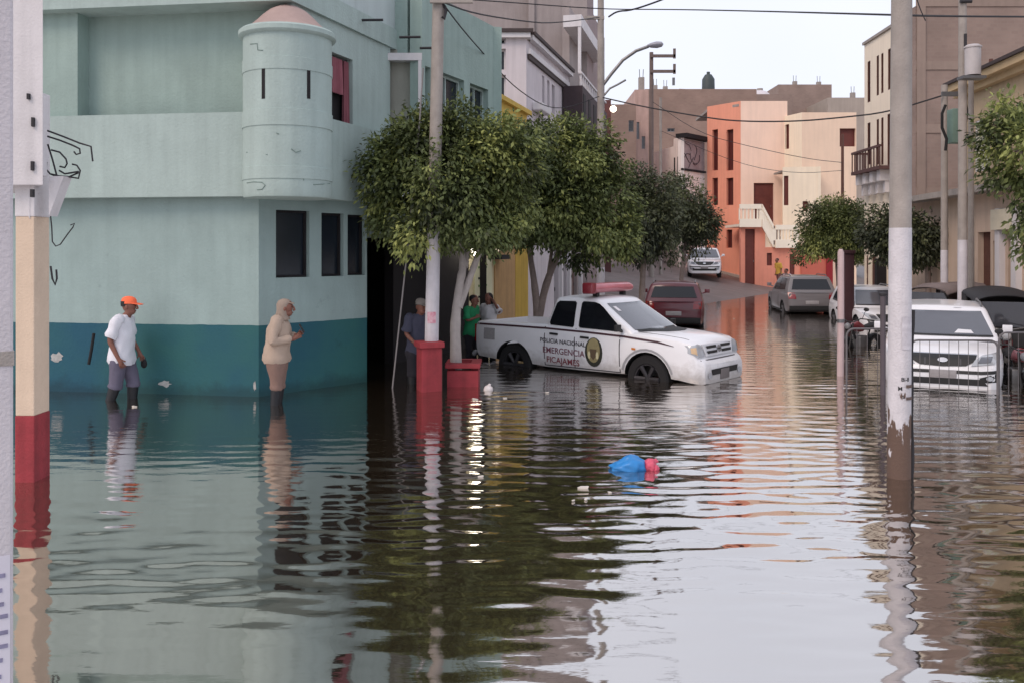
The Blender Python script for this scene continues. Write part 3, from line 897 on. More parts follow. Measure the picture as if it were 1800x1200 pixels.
# ------------------------------------------------------------------ orange house with outside stair
def orange_house():
    def zz(py, Y): return CAMZ + (HY - py) * Y / FPX
    def xx(px, Y): return (px - CX) * Y / FPX
    M_or = mat('orange_wall', (236, 160, 134), .85, .06, .8, .15, streak=.08)
    M_pe = mat('peach_wall', (248, 216, 196), .85, .05, .7, .15, streak=.06)
    M_cr = mat('warm_cream_wall', (246, 230, 206), .85, .05, .8, .15, streak=.06)
    M_lo = mat('coral_wall', (230, 152, 130), .85, .07, .8, .15, streak=.08)
    M_tr = mat('cream_trim', (252, 240, 222), .8, .05, 2)
    M_dr = mat('maroon_door', (104, 52, 46), .7, .12, 3)  # even maroon for doors, window frames and panes
    r = thing('corner_house', 'orange and peach three storey house with cream outside staircase', 'house', (14, 53, .4))
    zt = zz(178, 52)
    fl_ = Frame((xx(1243, 54.06), 54.06), (13.4, 52)); ff = Frame((13.4, 52), (xx(1384, 52), 52))
    zg = -.5
    ow = []
    for a, b in ((1252, 1262), (1277, 1289)):
        for y0, y1 in ((300, 228), (361, 313)):
            u = fl_.hit((a + b) / 2); ow.append((fl_.hit(a), fl_.hit(b), fl_.z(y0, u), fl_.z(y1, u)))
    for a, b in ((1254, 1260), (1277, 1287)):
        u = fl_.hit((a + b) / 2); ow.append((fl_.hit(a), fl_.hit(b), fl_.z(436, u), fl_.z(404, u)))
    mb = MB(); fl_.wall(mb, 0, fl_.L, zg, zt, .3, ow); mb.build('side_wall', M_or, r, smooth=0)
    for o in ow: window(fl_, o, r, mat('maroon_glass', (84, 36, 34), .4, .1, 2), M_dr, .2, 1, 1, .05)
    zl = 3.62
    od = (ff.hit(1325), ff.hit(1360), zl, zz(322, 52))
    mb = MB(); ff.wall(mb, 0, ff.L, zl, zt, .3, [od]); mb.build('upper_wall', M_pe, r, smooth=0)
    door(ff, od, r, M_dr, M_metal, .12)
    m = MB(); m.prism([(13.3, 52.1), (xx(1384, 52), 52.1), (xx(1384, 52), 58), (12, 58), (11.9, 54.2)], zt - .3, zt - .15); m.build('roof', M_conc, r, smooth=0)
    # ground storey, standing forward of the peach wall, carries the landing
    fg = Frame((xx(1302, 48.9), 48.9), (xx(1408, 48.9), 48.9)); fgl = Frame((13.36, 51.96), (xx(1302, 48.9), 48.9))
    ol = [(fg.hit(1310), fg.hit(1327), .1, zz(403, 48.9)), (fg.hit(1348), fg.hit(1357), zz(467, 48.9), zz(445, 48.9)), (fg.hit(1388), fg.hit(1397), zz(487, 48.9), zz(447, 48.9))]
    mb = MB(); ug = fg.hit(1345); fg.wall(mb, 0, ug, zg, 3.5, .3, ol); fg.wall(mb, ug, fg.L, zg, 2.35, .3, ol); fgl.wall(mb, 0, fgl.L - .01, zg, 3.49, .2, out=-.004)
    mb.build('lower_wall', M_lo, r, smooth=0)
    door(fg, ol[0], r, M_dr, M_metal, .1)
    window(fg, ol[1], r, M_dr, M_dr, .1, 1, 1, .04); door(fg, ol[2], r, M_dr, M_metal, .1)
    # landing + stair: slab, steps, stringer, balustrades
    sx0, sx1, sx2, sx3 = xx(1299, 48.8), xx(1337, 48.8), xx(1358, 48.8), xx(1400, 48.8)
    m = MB()
    m.box((sx0, 48.74, 3.5), (sx1, 51.98, 3.64))
    n = 9
    for i in range(n):
        x = sx1 + (sx2 - sx1) * i / n; z = 3.6 - (3.6 - 2.45) * (i + 1) / n
        m.box((x, 48.96, 2.2), (x + (sx2 - sx1) / n, 51.6, z))
    m.box((sx2, 48.74, 2.36), (sx3, 51.98, 2.5))
    st = m.build('staircase', M_tr, r, smooth=0)
    def rail(name, p0, p1, h0, h1):   # parapet of bottom rail, top rail, balusters
        m = MB(); a, b = Vector(p0), Vector(p1)
        def bar(z0, z1, t=.12):
            m.hexa([(a.x, a.y - t, a.z + z0), (b.x, b.y - t, b.z + z0), (b.x, b.y, b.z + z0), (a.x, a.y, a.z + z0), (a.x, a.y - t, a.z + z1), (b.x, b.y - t, b.z + z1), (b.x, b.y, b.z + z1), (a.x, a.y, a.z + z1)])
        bar(-.16, .30); bar(.84, 1.10, .15)
        k = max(3, int((b - a).length / .17))
        for i in range(k + 1):
            p = a.lerp(b, i / k); wd = .11 if i == k else .04
            m.box((p.x - wd, p.y - .1 - (.004 if i == k else 0), p.z + .24), (p.x + wd, p.y - .02, p.z + .88))
        return m.build(name, M_tr, st, smooth=0)
    y = 48.75
    rail('balustrade', (sx0, y, 3.62), (sx1, y, 3.62), 0, 1); rail('balustrade', (sx1 + .05, y - .012, 3.62), (sx2, y - .012, 2.5), 0, 1); rail('balustrade', (sx2 + .12, y, 2.48), (sx3, y, 2.48), 0, 1)
    rail('balustrade', (sx1 + .25, 49.9, 3.62), (sx2 + .3, 49.9, 2.5), 0, 1)
    # cream block
    zc = zz(198, 50.5)
    fa = Frame((xx(1371, 52.4), 52.4), (16.5, 50.5)); fb = Frame((16.5, 50.5), (19.6, 50.5))
    wa = [(fa.hit(1380), fa.hit(1387), zz(263, 52), zz(220, 52))]
    mb = MB(); fa.wall(mb, 0, fa.L, 3, zc, .3, wa); mb.build('cream_side_wall', M_cr, r, smooth=0)
    for o in wa: window(fa, o, r, M_dr, M_dr, .15, 1, 1, .05)
    mb = MB(); fb.wall(mb, 0, fb.L, zg, zc, .3, [(fb.L - .95, fb.L - .05, zz(258, 50.5), zz(226, 50.5))]); mb.build('cream_front_wall', mat('shaded_cream_wall', (240, 212, 188), .85, .05, .7, .15, streak=.06), r, smooth=0)  # front cream toned darker than the side, its shade put into the colour
    window(fb, (fb.L - .95, fb.L - .05, zz(258, 50.5), zz(226, 50.5)), r, M_dr, M_dr, .2, 1, 1, .05)
    m = MB(); m.prism([(16.5, 50.6), (19.6, 50.6), (19.6, 58), (15.9, 58), (15.9, 52.6)], zc - .3, zc - .15); m.build('roof', M_conc, r, smooth=0)
    # lower cream wing
    zw = zz(293, 49.4); fc = Frame((xx(1376, 49.8), 49.8), (xx(1443, 49.4), 49.4)); fcr = Frame((xx(1443, 49.4), 49.4), (17.3, 50.5))
    wc = [(fc.hit(1378), fc.hit(1386), zz(361, 49.6), zz(309, 49.6)), (fc.hit(1411), fc.hit(1420), zz(372, 49.6), zz(354, 49.6))]
    mb = MB(); fc.wall(mb, 0, fc.L, 2.52, zw, .2, wc); fcr.wall(mb, 0, fcr.L, 2.5, zw, .2); mb.build('cream_wing_wall', M_cr, r, smooth=0)
    for o in wc: window(fc, o, r, M_dr, M_dr, .12, 1, 1, .04)
    m = MB(); m.prism([fc.pt(0, 0, -.2)[:2], fc.pt(fc.L, 0, -.2)[:2], (17.2, 50.6), (15.3, 51.9)], zw - .25, zw - .15); m.build('roof', M_conc, r, smooth=0)
    # red garden wall at the right foot
    fr_ = Frame((xx(1408, 48.8) + .01, 48.8), (xx(1452, 48.8), 48.8)); m = MB(); fr_.wall(m, 0, fr_.L, zg, zz(448, 48.8), .25); m.build('forecourt_wall', mat('brick_red_wall', (192, 104, 88), .85, .08, 1, .15), r, smooth=0)
    m = MB(); fr_.box(m, fr_.L, fr_.L + .35, zg, zz(446, 48.8), -.3, .08); m.build('gate_pier', mat('deep_red_wall', (140, 34, 42), .85, .08, 1), r, smooth=0)
orange_house()

# ------------------------------------------------------------------ right row
def cream_tower():
    r = thing('tower_house', 'cream three storey house with dark projecting balcony on the right', 'house', (14.5, 31.5, -.35))
    f = Frame((13.5, 34), (13.32, 28.95)); fb = Frame((15, 34), (13.5, 34))
    M_c = mat('pale_cream_wall', (240, 226, 206), .85, .04, .8, .15, streak=.07)
    ow = []
    for a, b, y0, y1 in ((1525, 1530, 180, 108), (1541, 1545, 168, 98), (1549, 1553, 164, 94), (1561, 1566, 158, 86), (1578, 1584, 148, 70), (1525, 1530, 290, 216), (1541, 1545, 290, 210), (1549, 1553, 290, 207), (1560, 1567, 300, 200), (1580, 1588, 290, 190)):
        u = f.hit((a + b) / 2); ow.append((f.hit(a), f.hit(b), f.z(y0, u), f.z(y1, u)))
    gr = []
    for a, b in ((1520, 1526), (1532, 1540), (1547, 1552), (1560, 1567), (1582, 1592)):
        gr.append((f.hit(a), f.hit(b), -.3, 2.0))
    mb = MB(); zt = f.z(80, 0)
    f.wall(mb, 0, f.L, -.4, zt, .25, ow + gr); mb.build('wall', M_c, r, smooth=0)
    for o in ow: window(f, o, r, mat('brown_glass', (56, 42, 40), .3, .1, 2), M_wood, .052, 1, 2, .03)
    for o in gr: door(f, o, r, M_wood, M_metal, .03)
    m = MB(); f.box(m, -.05, f.L, zt, zt + .1, -.3, .07); m.build('roof_edge', M_conc, r, smooth=0)
    m = MB(); m.box((13.55, 28.98, zt - .3), (17, 34, zt - .2)); m.build('roof', M_conc, r, smooth=0)
    m = MB(); fb2 = Frame((17, 34), (13.5, 34)); fb2.wall(m, 0, 3.5, -.4, zt, .2); m.build('back_wall', M_c, r, smooth=0)
    # projecting balcony with spindle rail, on white arched corbels
    u0, u1 = f.hit(1524), f.hit(1576); zb = f.z(302, f.hit(1530))
    m = MB(); f.box(m, max(u0, .05), u1, zb - .12, zb, 0, .6); b = m.build('balcony', mat('balcony_timber', (88, 62, 60), .8, .15, 4), r, smooth=0)
    m = MB(); u0 = max(u0, .05)
    f.box(m, u0, u1, zb + .66, zb + .74, .52, .6); f.box(m, u0, u0 + .06, zb + .66, zb + .74, .0, .52)
    for q in (.1, .25, .4): f.box(m, u0, u0 + .03, zb, zb + .66, q, q + .03)
    k = 10
    for i in range(k + 1):
        u = u0 + (u1 - u0 - .06) * i / k; f.box(m, u, u + .03, zb, zb + .66, .54, .58)
    m.build('balustrade', mat('balcony_timber', (88, 62, 60)), b, smooth=0)
    for i in range(4):
        m = MB(); u = u0 + (u1 - u0) * (i + .1) / 4; f.box(m, u, u + .3, zb - .5, zb - .12, 0, .45); f.box(m, u + .05, u + .25, zb - .9, zb - .5, 0, .25)
        m.build('corbel', M_white, b, smooth=0)
cream_tower()

def grey_right():
    r = thing('tall_building', 'bare grey brown brick building behind the big white and grey pole', 'building', (17, 29.5, -.35))
    f = Frame((13.1, 28.8), (22.0, 28.8)); fs = Frame((13.1, 34.5), (13.1, 28.8))
    u1 = f.hit(1657)
    gops = [(f.hit(1608), f.hit(1655), -.3, 1.9)]
    mb = MB(); f.wall(mb, 0, u1, -.4, 10.12, .3, gops); f.wall(mb, u1, f.L, -.4, 13.5, .3); mb.build('wall', M_greybr, r, smooth=0)
    m = MB()
    for i in range(5):
        z = 1.9 + i * 2.05; f.box(m, 0, f.L, z, z + .28, 0, .03)
    f.box(m, 0.02, .3, -.4, 10.1, .03, .06)
    m.build('concrete_frame', mat('frame_concrete', (150, 132, 122), .9, .1, 1, .2, streak=.1), r, smooth=0)
    m = MB(); m.box((17.2, 29.2, 9.6), (22, 36, 9.8)); m.build('roof', M_conc, r, smooth=0)
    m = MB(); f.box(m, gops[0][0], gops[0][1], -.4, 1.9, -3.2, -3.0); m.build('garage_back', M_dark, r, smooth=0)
    for a in (1612, 1622, 1634, 1645):
        m = MB(); u = f.hit(a); f.box(m, u, u + .13, -.4, .85 + .1 * (a % 3), .04, .1); m.build('picket', M_white, r, smooth=0)
grey_right()

def beige_house():
    r = thing('terraced_house', 'beige low house on the right with olive cornice and dark doors', 'house', (13, 21, -.35))
    f = Frame((12.3, 27.6), (11.15, 14.0))
    M_b = mat('beige_wall', (200, 178, 160), .85, .08, 1, .2, streak=.16)
    M_ol = mat('olive_wall', (186, 166, 138), .85, .08, 1, .2, streak=.16)
    ops = []
    for a, b, y0 in ((1719, 1741, 408), (1746, 1757, 424), (1772, 1786, 404), (1812, 1840, 395)):
        u = f.hit((a + b) / 2); ops.append((f.hit(a), f.hit(b), -.3, f.z(y0, u)))
    u = f.hit(1753); hi = (f.hit(1750), f.hit(1757), f.z(405, u), f.z(374, u))
    zl = 3.62
    mb = MB(); f.wall(mb, 0, f.L, -.4, zl, .25, ops + [hi]); mb.build('lower_wall', M_b, r, smooth=0)
    for o in ops: door(f, o, r, M_wood, M_metal, .14)
    window(f, hi, r, M_shade, M_wood, .1, 1, 1, .03)
    zt = 6.4; ou = [(f.hit(1712), f.hit(1740), 4.3, 5.7)]
    uS = f.hit(1688); ou = [(f.hit(1714), f.hit(1740), 4.2, 5.5)]
    mb = MB(); f.wall(mb, uS, f.L, zl + .0, zt, .25, ou); q = f.pt(uS, 0)
    fe3 = Frame((18, q.y), (q.x + .02, q.y)); fe3.wall(mb, 0, fe3.L - .25, zl, zt, .2, out=-.01); mb.build('upper_wall', M_ol, r, smooth=0)
    for o in ou: window(f, o, r, mat('pale_shutter', (196, 196, 172), .8, .08, 3), M_white, .06, 2, 1, .05)
    fe = Frame((12.3, 27.6), (18, 27.6)); fe2 = Frame((18, 27.6), (12.3, 27.6))
    m = MB(); fe2.wall(m, 0, fe2.L, -.4, zl, .2); m.build('end_wall', M_b, r, smooth=0)
    m = MB(); f.box(m, -.1, f.L, zl, zl + .16, 0, .5); m.build('ledge', M_conc, r, smooth=0)
    m = MB(); f.box(m, uS - .1, f.L, zt, zt + .18, -.4, .35); f.box(m, uS, f.L, zt - .16, zt, 0, .18); m.build('cornice', mat('sandy_cornice', (192, 168, 132), .85, .1, 2), r, smooth=0)
    m = MB(); f.box(m, uS - .1, f.L, zt + .18, zt + .26, -.4, .42); m.build('roof_edge', mat('dark_roof_edge', (66, 56, 56)), r, smooth=0)
    for a in (1763, 1792):
        m = MB(); u = f.hit(a); f.box(m, u - .12, u + .12, -.4, 3.2, 0, .14); m.build('pilaster', M_white, r, smooth=0)
    m = MB(); f.box(m, f.hit(1756), f.hit(1790), f.z(404, f.hit(1770)), f.z(368, f.hit(1770)), .15, .2); m.build('signboard', mat('faded_sign', (206, 198, 178), .8, .12, 3), r, smooth=0)
    m = MB(); m.prism([f.pt(0, 0, -.3)[:2], f.pt(uS, 0, -.3)[:2], (18, q.y + .2), (18, 27.4)], zl - .2, zl - .1); m.prism([f.pt(uS, 0, -.3)[:2], f.pt(f.L, 0, -.3)[:2], (18, 14), (18, q.y - .2)], zt - .2, zt - .1); m.build('roof', M_conc, r, smooth=0)
    for px, py in ((1706, 148), (1742, 125)):
        p = PX(px, py, 22.5); m = MB()
        m.tube([p, p + Vector((0, 0, .3))], .05, 8); m.build('roof_vent', M_wood, r)
beige_house()

def red_pier():
    x = (1494 - CX) * 26 / FPX
    m = MB(); m.box((x - .13, 26, -.4), (x + .13, 26.4, 2.1)); m.box((x - .16, 25.96, 2.1), (x + .16, 26.44, 2.2))
    tag(m.build('gate_pier', mat('dark_red_pier', (58, 30, 36), .8, .12, 3), bevel=.01), 'dark red gate pier behind slim pale post, right of grey SUV', 'pier')
red_pier()

# ------------------------------------------------------------------ near column and grey post on the left
def near_column():
    r = thing('porch_column', 'beige porch column with red foot and white top at the left edge', 'column', (-4.55, 8.55, -.35)); r['kind'] = 'thing'
    xa, xb = PX(27, 0, 8.43).x, PX(60, 0, 8.43).x
    M_col = mat('beige_column', (214, 192, 170), .85, .06, 3, .3, 50, streak=.1)
    def col(z0, z1, g, nm, m_):
        m = MB(); m.box((xa - g, 8.43 - g, z0), (xb + g, 8.71 + g, z1)); return m.build(nm, m_, r, smooth=0, bevel=.008)
    col(.63, 2.52, 0, 'shaft', M_col); col(-.4, .63, .004, 'foot', M_red)
    M_w = mat('dirty_white_plaster', (216, 212, 214), .85, .07, 2, .3, 40, streak=.16)
    col(2.52, 3.72, .005, 'pier_top', M_w)
    # flared brackets under the upper storey
    m = MB()
    for (p, a) in ((((27, 325), (52, 325), (52, 385)), 0), (((86, 310), (112, 310), (86, 380)), 1)):
        v = [PX(x, y, 8.42 + .02 * a) for x, y in p]; w_ = [Vector((q_.x, q_.y + .16, q_.z)) for q_ in v]
        m.add(v + w_, [(0, 1, 2), (5, 4, 3), (0, 3, 4, 1), (1, 4, 5, 2), (2, 5, 3, 0)])
    m.build('bracket', M_w, r, smooth=0)
    m = MB(); a = PX(-120, 330, 8.3); b = PX(75, 325, 8.3); m.prism([(a.x, 8.3), (b.x, 8.3), (b.x - .03, 8.36), (b.x - .9, 9.6), (a.x, 9.6)], b.z, 5.3); m.build('upper_wall', M_w, r, smooth=0)
    m = MB(); a = PX(60, 310, 8.36); b = PX(86, 168, 8.36); m.box((a.x, 8.36, a.z + .0), (b.x - .06, 8.45, b.z)); m.build('corner_strip', M_w, r, smooth=0, bevel=.01)
    for (px, py, h) in ((50, 170, 10), (61, 168, 26), (58, 215, 16), (57, 292, 16), (56, 340, 14)):
        p = PX(px, py, 8.285 if px < 60 else 8.34); m = MB(); m.box((p.x - .012, p.y - .012, p.z - h * 8.3 / FPX / 2), (p.x + .012, p.y + .03, p.z + h * 8.3 / FPX / 2)); m.build('iron_stub', M_wire, r, smooth=0)
    return r
near_column()

def iron_scroll():
    Y = 8.5
    r = thing('iron_bracket', 'broken black wrought iron sign bracket beside the near column top', 'bracket', PX(90, 300, Y))
    paths = [[(83, 230), (110, 240), (140, 252), (160, 258), (163, 284)], [(83, 240), (105, 247), (128, 256), (140, 262), (141, 270), (134, 272), (130, 267)],
             [(84, 254), (92, 280), (100, 310)], [(90, 264), (105, 268), (116, 280), (118, 288), (114, 295), (105, 293)], [(82, 285), (81, 298), (88, 306), (104, 310), (120, 311), (138, 314), (141, 300), (135, 291), (127, 289)],
             [(104, 300), (114, 306), (126, 304), (138, 302)], [(114, 320), (120, 312), (138, 304)], [(88, 306), (96, 309)]]
    for i, p in enumerate(paths):
        m = MB(); m.tube([PX(x, y, Y + .01 * i) for x, y in p], .0085, 8); m.build('iron_bar', M_wire, r)
    r2 = thing('loose_wire', 'thin loose wire curling off the near column below iron bracket', 'wire', PX(95, 400, Y))
    m = MB(); m.tube([PX(x, y, Y) for x, y in ((88, 372), (91, 400), (92, 425), (98, 433), (106, 430), (118, 413), (128, 400), (131, 393), (124, 396))], .006, 6); m.build('strand', M_wire, r2)
    r3 = thing('loose_wire', 'short black hook of wire low on the near column', 'wire', PX(95, 480, Y))
    m = MB(); m.tube([PX(x, y, Y) for x, y in ((89, 468), (92, 490), (97, 501), (100, 490), (99, 474))], .009, 6); m.build('strand', M_wire, r3)
iron_scroll()

def grey_post():
    rz = math.radians(32)
    c = PX(-29, 0, 3.75)
    r = thing('concrete_post', 'grey concrete post with peeling printed paper at the left frame edge', 'post', (c.x, 3.75, -.35), rz)
    w_ = .105
    def B(nm, mb, m_, p=None, **k): return mb.build(nm, m_, p or r, world=False, smooth=0, **k)
    m = MB(); m.box((-w_, -w_, -.1), (w_, w_, 5.2)); B('shaft', m, mat('post_grey', (206, 200, 204), .85, .06, 5, .35, 70, streak=.12), bevel=.012)
    z1 = PX(0, 975, 3.7).z + .35
    m = MB(); m.box((-w_ + .01, -w_ - .006, .4), (w_ - .012, -w_ - .002, z1)); p = B('poster', m, mat('poster_paper', (208, 204, 214), .8, .05, 6))
    rn = random.Random(2); ink = mat('faded_ink', (136, 132, 158), .8, .2, 30)
    z = z1 - .09
    while z > .5:
        m = MB(); x = -w_ + .02
        while x < w_ - .03:
            l = rn.uniform(.01, .04); m.box((x, -w_ - .009, z), (min(x + l, w_ - .02), -w_ - .0065, z + .017)); x += l + rn.uniform(.008, .02)
        B('printed_line', m, ink, p)
        z -= rn.uniform(.045, .07)
    zb = PX(0, 630, 3.7).z + .35
    m = MB(); m.box((-w_ - .004, -w_ - .004, zb - .03), (w_ + .004, w_ + .004, zb + .03)); B('band', m, M_conc)
grey_post()

# ------------------------------------------------------------------ poles
M_limew = mat('limewash', (206, 202, 208), .85, .09, 6, .4, 60, streak=.2)
def mat_peel():
    """white limewash scaled off near the water, showing brown concrete"""
    m = mat('peeling_limewash', (204, 200, 204), .85, .10, 7, .5, 60, streak=.22)
    t = m.node_tree; b = t.nodes['Principled BSDF']; src = b.inputs['Base Color'].links[0].from_socket
    g = t.nodes.new('ShaderNodeNewGeometry'); sp = t.nodes.new('ShaderNodeSeparateXYZ'); t.links.new(g.outputs['Position'], sp.inputs[0])
    mp = t.nodes.new('ShaderNodeMapping'); mp.inputs['Scale'].default_value = (11, 11, 4.2); t.links.new(g.outputs['Position'], mp.inputs[0])
    n = t.nodes.new('ShaderNodeTexNoise'); n.inputs['Scale'].default_value = 1.2; n.inputs['Detail'].default_value = 5; t.links.new(mp.outputs[0], n.inputs['Vector'])
    r = t.nodes.new('ShaderNodeMapRange'); r.inputs[1].default_value = 0; r.inputs[2].default_value = 1.05; r.inputs[3].default_value = .34; r.inputs[4].default_value = -.17; t.links.new(sp.outputs[2], r.inputs[0])
    a = t.nodes.new('ShaderNodeMath'); a.operation = 'ADD'; t.links.new(n.outputs['Fac'], a.inputs[0]); t.links.new(r.outputs[0], a.inputs[1])
    gt = t.nodes.new('ShaderNodeMapRange'); gt.inputs[1].default_value = .56; gt.inputs[2].default_value = .6; t.links.new(a.outputs[0], gt.inputs[0])
    mx = t.nodes.new('ShaderNodeMix'); mx.data_type = 'RGBA'; mx.inputs['B'].default_value = (*lin((98, 78, 68)), 1)
    t.links.new(gt.outputs[0], mx.inputs['Factor']); t.links.new(src, mx.inputs['A']); t.links.new(mx.outputs['Result'], b.inputs['Base Color'])
    return m
M_peel = mat_peel()

def pole(label, px, Y, wpx, ysplit, top, mats=None, lean=0.0, cat='utility pole', name='utility_pole', z0=-.4, taper=.85):
    x = (px - CX) * Y / FPX; r0 = wpx * Y / FPX / 2
    r = thing(name, label, cat, (x, Y, z0))
    zs = CAMZ + (HY - ysplit) * Y / FPX
    rt = lambda z: r0 * (1 - (1 - taper) * max(0, z) / 6)
    lx = lambda z: x + lean * z
    m = MB(); ks = np.linspace(z0, zs, 9); m.tube([(lx(z), Y, z) for z in ks], [rt(z) for z in ks], 20); m.build('painted_base', (mats or [M_limew, M_conc])[0], r)
    m = MB(); ks = np.linspace(zs, top, 8); m.tube([(lx(z), Y, z) for z in ks], [rt(z) - .002 for z in ks], 20); m.build('shaft', (mats or [M_limew, M_conc])[1], r)
    return r, (lambda z: Vector((lx(z), Y, z))), rt

def small_text(txt, size, m_, name, parent, org, d, up=Vector((0, 0, 1)), onto=None):
    c = bpy.data.curves.new('lettering', 'FONT'); c.body = txt; c.size = size; c.offset = size * .013; c.align_x = 'CENTER'; c.align_y = 'CENTER'
    o = bpy.data.objects.new('lettering', c); C.objects.link(o)
    dg = bpy.context.evaluated_depsgraph_get(); me = bpy.data.meshes.new_from_object(o.evaluated_get(dg))
    v = [tuple(q.co) for q in me.vertices]; f = [tuple(p.vertices) for p in me.polygons]
    bpy.data.objects.remove(o); bpy.data.curves.remove(c); bpy.data.meshes.remove(me)
    mb = MB()
    pts = [(org + d * p[0] + up * p[1]) if onto is None else onto(p[0], p[1]) for p in v]
    mb.add(pts, f)
    return mb.build(name, m_, parent, smooth=0, world=onto is None)

def big_pole():
    r, at, rt = pole('big white and grey concrete pole standing in the water, paint peeling at its foot', 1580, 8.62, 40, 401, 6.4, [M_peel, M_conc], .006)
    for txt, px, py, sz in (('Bi-8', 1583, 664, .052), ('M', 1574, 680, .055), ('S.', 1580, 694, .04)):
        p = PX(px, py, 8.62); ax = at(p.z); R = rt(p.z) + .003
        def onto(u, v, p=p, ax=ax, R=R):
            a = (p.x - ax.x + u) / R; return Vector((ax.x + R * math.sin(a), ax.y - R * math.cos(a), p.z + v)) - r.location
        small_text(txt, sz, M_black, 'stencil', r, p, None, onto=onto)
    # torn paper bill
    m = MB(); z0, z1 = PX(0, 612, 8.62).z, PX(0, 556, 8.62).z; ax = at((z0 + z1) / 2); R = rt(z0) + .004
    m.lathe([(R, z0), (R, z1)], (ax.x, ax.y, 0), 10, a0=-math.pi / 2 - .25, a1=-math.pi / 2 + .85)
    m.build('paper_bill', mat('faded_bill', (176, 172, 178), .85, .16, 14, col2=(206, 202, 208)), r)
    # rusted cable strap and black conduit up the side
    m = MB(); a = at(0); m.tube([(at(z).x + rt(z) + .006 + .006 * math.sin(5 * z), 8.60, z) for z in np.linspace(-.3, 1.62, 14)], [.016 + .006 * math.sin(9 * z) for z in np.linspace(-.3, 1.62, 14)], 8); m.build('conduit', M_wire, r)
    m = MB()
    for py in (676, 697):
        z = PX(0, py, 8.62).z; c = at(z); R = rt(z) + .006
        m.lathe([(R - .004, z - .014), (R, z - .014), (R, z + .014), (R - .004, z + .014)], (c.x, c.y, 0), 12, a0=-math.pi / 2 + .15, a1=.4)
    m.build('strap', mat('rusty_strap', (96, 80, 74), .8, .2, 20), r)
    return at
big_at = big_pole()

def lamp_pole_left():
    r, at, rt = pole('tall slim white and grey pole rising from the red pedestal', 757, 14.05, 25, 402, 6.6, None, .02, z0=.7)
    # red scrawl on the limewash
    m = MB(); z0, z1 = PX(0, 568, 14).z, PX(0, 548, 14).z; c = at(z0); R = rt(z0) + .003
    m.lathe([(R, z0), (R, z1)], (c.x, c.y, 0), 6, a0=-math.pi / 2 - .6, a1=-math.pi / 2 + .7); m.build('red_daub', mat('red_daub', (186, 110, 128), .8, .25, 14, col2=(214, 196, 204)), r)
    m = MB(); c = at(PX(0, 5, 14).z)
    m.box((c.x - .12, c.y - .16, c.z - .03), (c.x + .55, c.y - .1, c.z + .03)); m.build('crossarm', M_conc, r, smooth=0)
    m = MB()
    for k in range(3): m.tube([PX(772, 0, 14), PX(783 + k, 12 + 4 * k, 14), PX(781, 34, 13.95), PX(777, 30, 13.95)], .018, 6)
    m.build('cable_loop', M_wire, r)
    p = thing('pedestal', 'red masonry pedestal block with flat cap at the foot of the slim pole', 'pedestal', (PX(750, 600, 13.9).x, 13.9, -.4))
    x0, x1 = PX(731, 0, 13.75).x, PX(773, 0, 13.75).x
    m = MB(); cx, cy = (x0 + x1) / 2, 13.98; th = math.radians(20); h = .165
    def sq(k): return [(cx + k * 1.414 * math.cos(th + math.pi / 4 + math.pi / 2 * i), cy + k * 1.414 * math.sin(th + math.pi / 4 + math.pi / 2 * i)) for i in range(4)]
    m.prism(sq(h), -.4, .68); m.build('block', M_red, p, smooth=0, bevel=.012)
    m = MB(); m.prism(sq(h + .035), .68, .77); m.build('cap', M_red, p, smooth=0, bevel=.012)
    sd = MB(); F = Frame(sq(h)[3], sq(h)[0])
    F.box(sd, .04, F.L - .04, -.2, .64, 0, .012); sd.build('bare_side', mat('scraped_plaster', (120, 96, 92), .9, .25, 9, col2=(146, 82, 84)), p, smooth=0)
    # guy wire
    g = thing('guy_wire', 'thin guy wire slanting from the slim pole down into the water', 'wire', PX(692, 672, 14.2))
    m = MB(); m.tube([PX(744, 120, 14.05), PX(738, 210, 14.1), PX(716, 440, 14.15), PX(690, 680, 14.2), PX(688, 700, 14.2)], .013, 6); m.build('cable', mat('galvanised_wire', (132, 128, 128), .6, .1, 10), g)
    return at
left_at = lamp_pole_left()

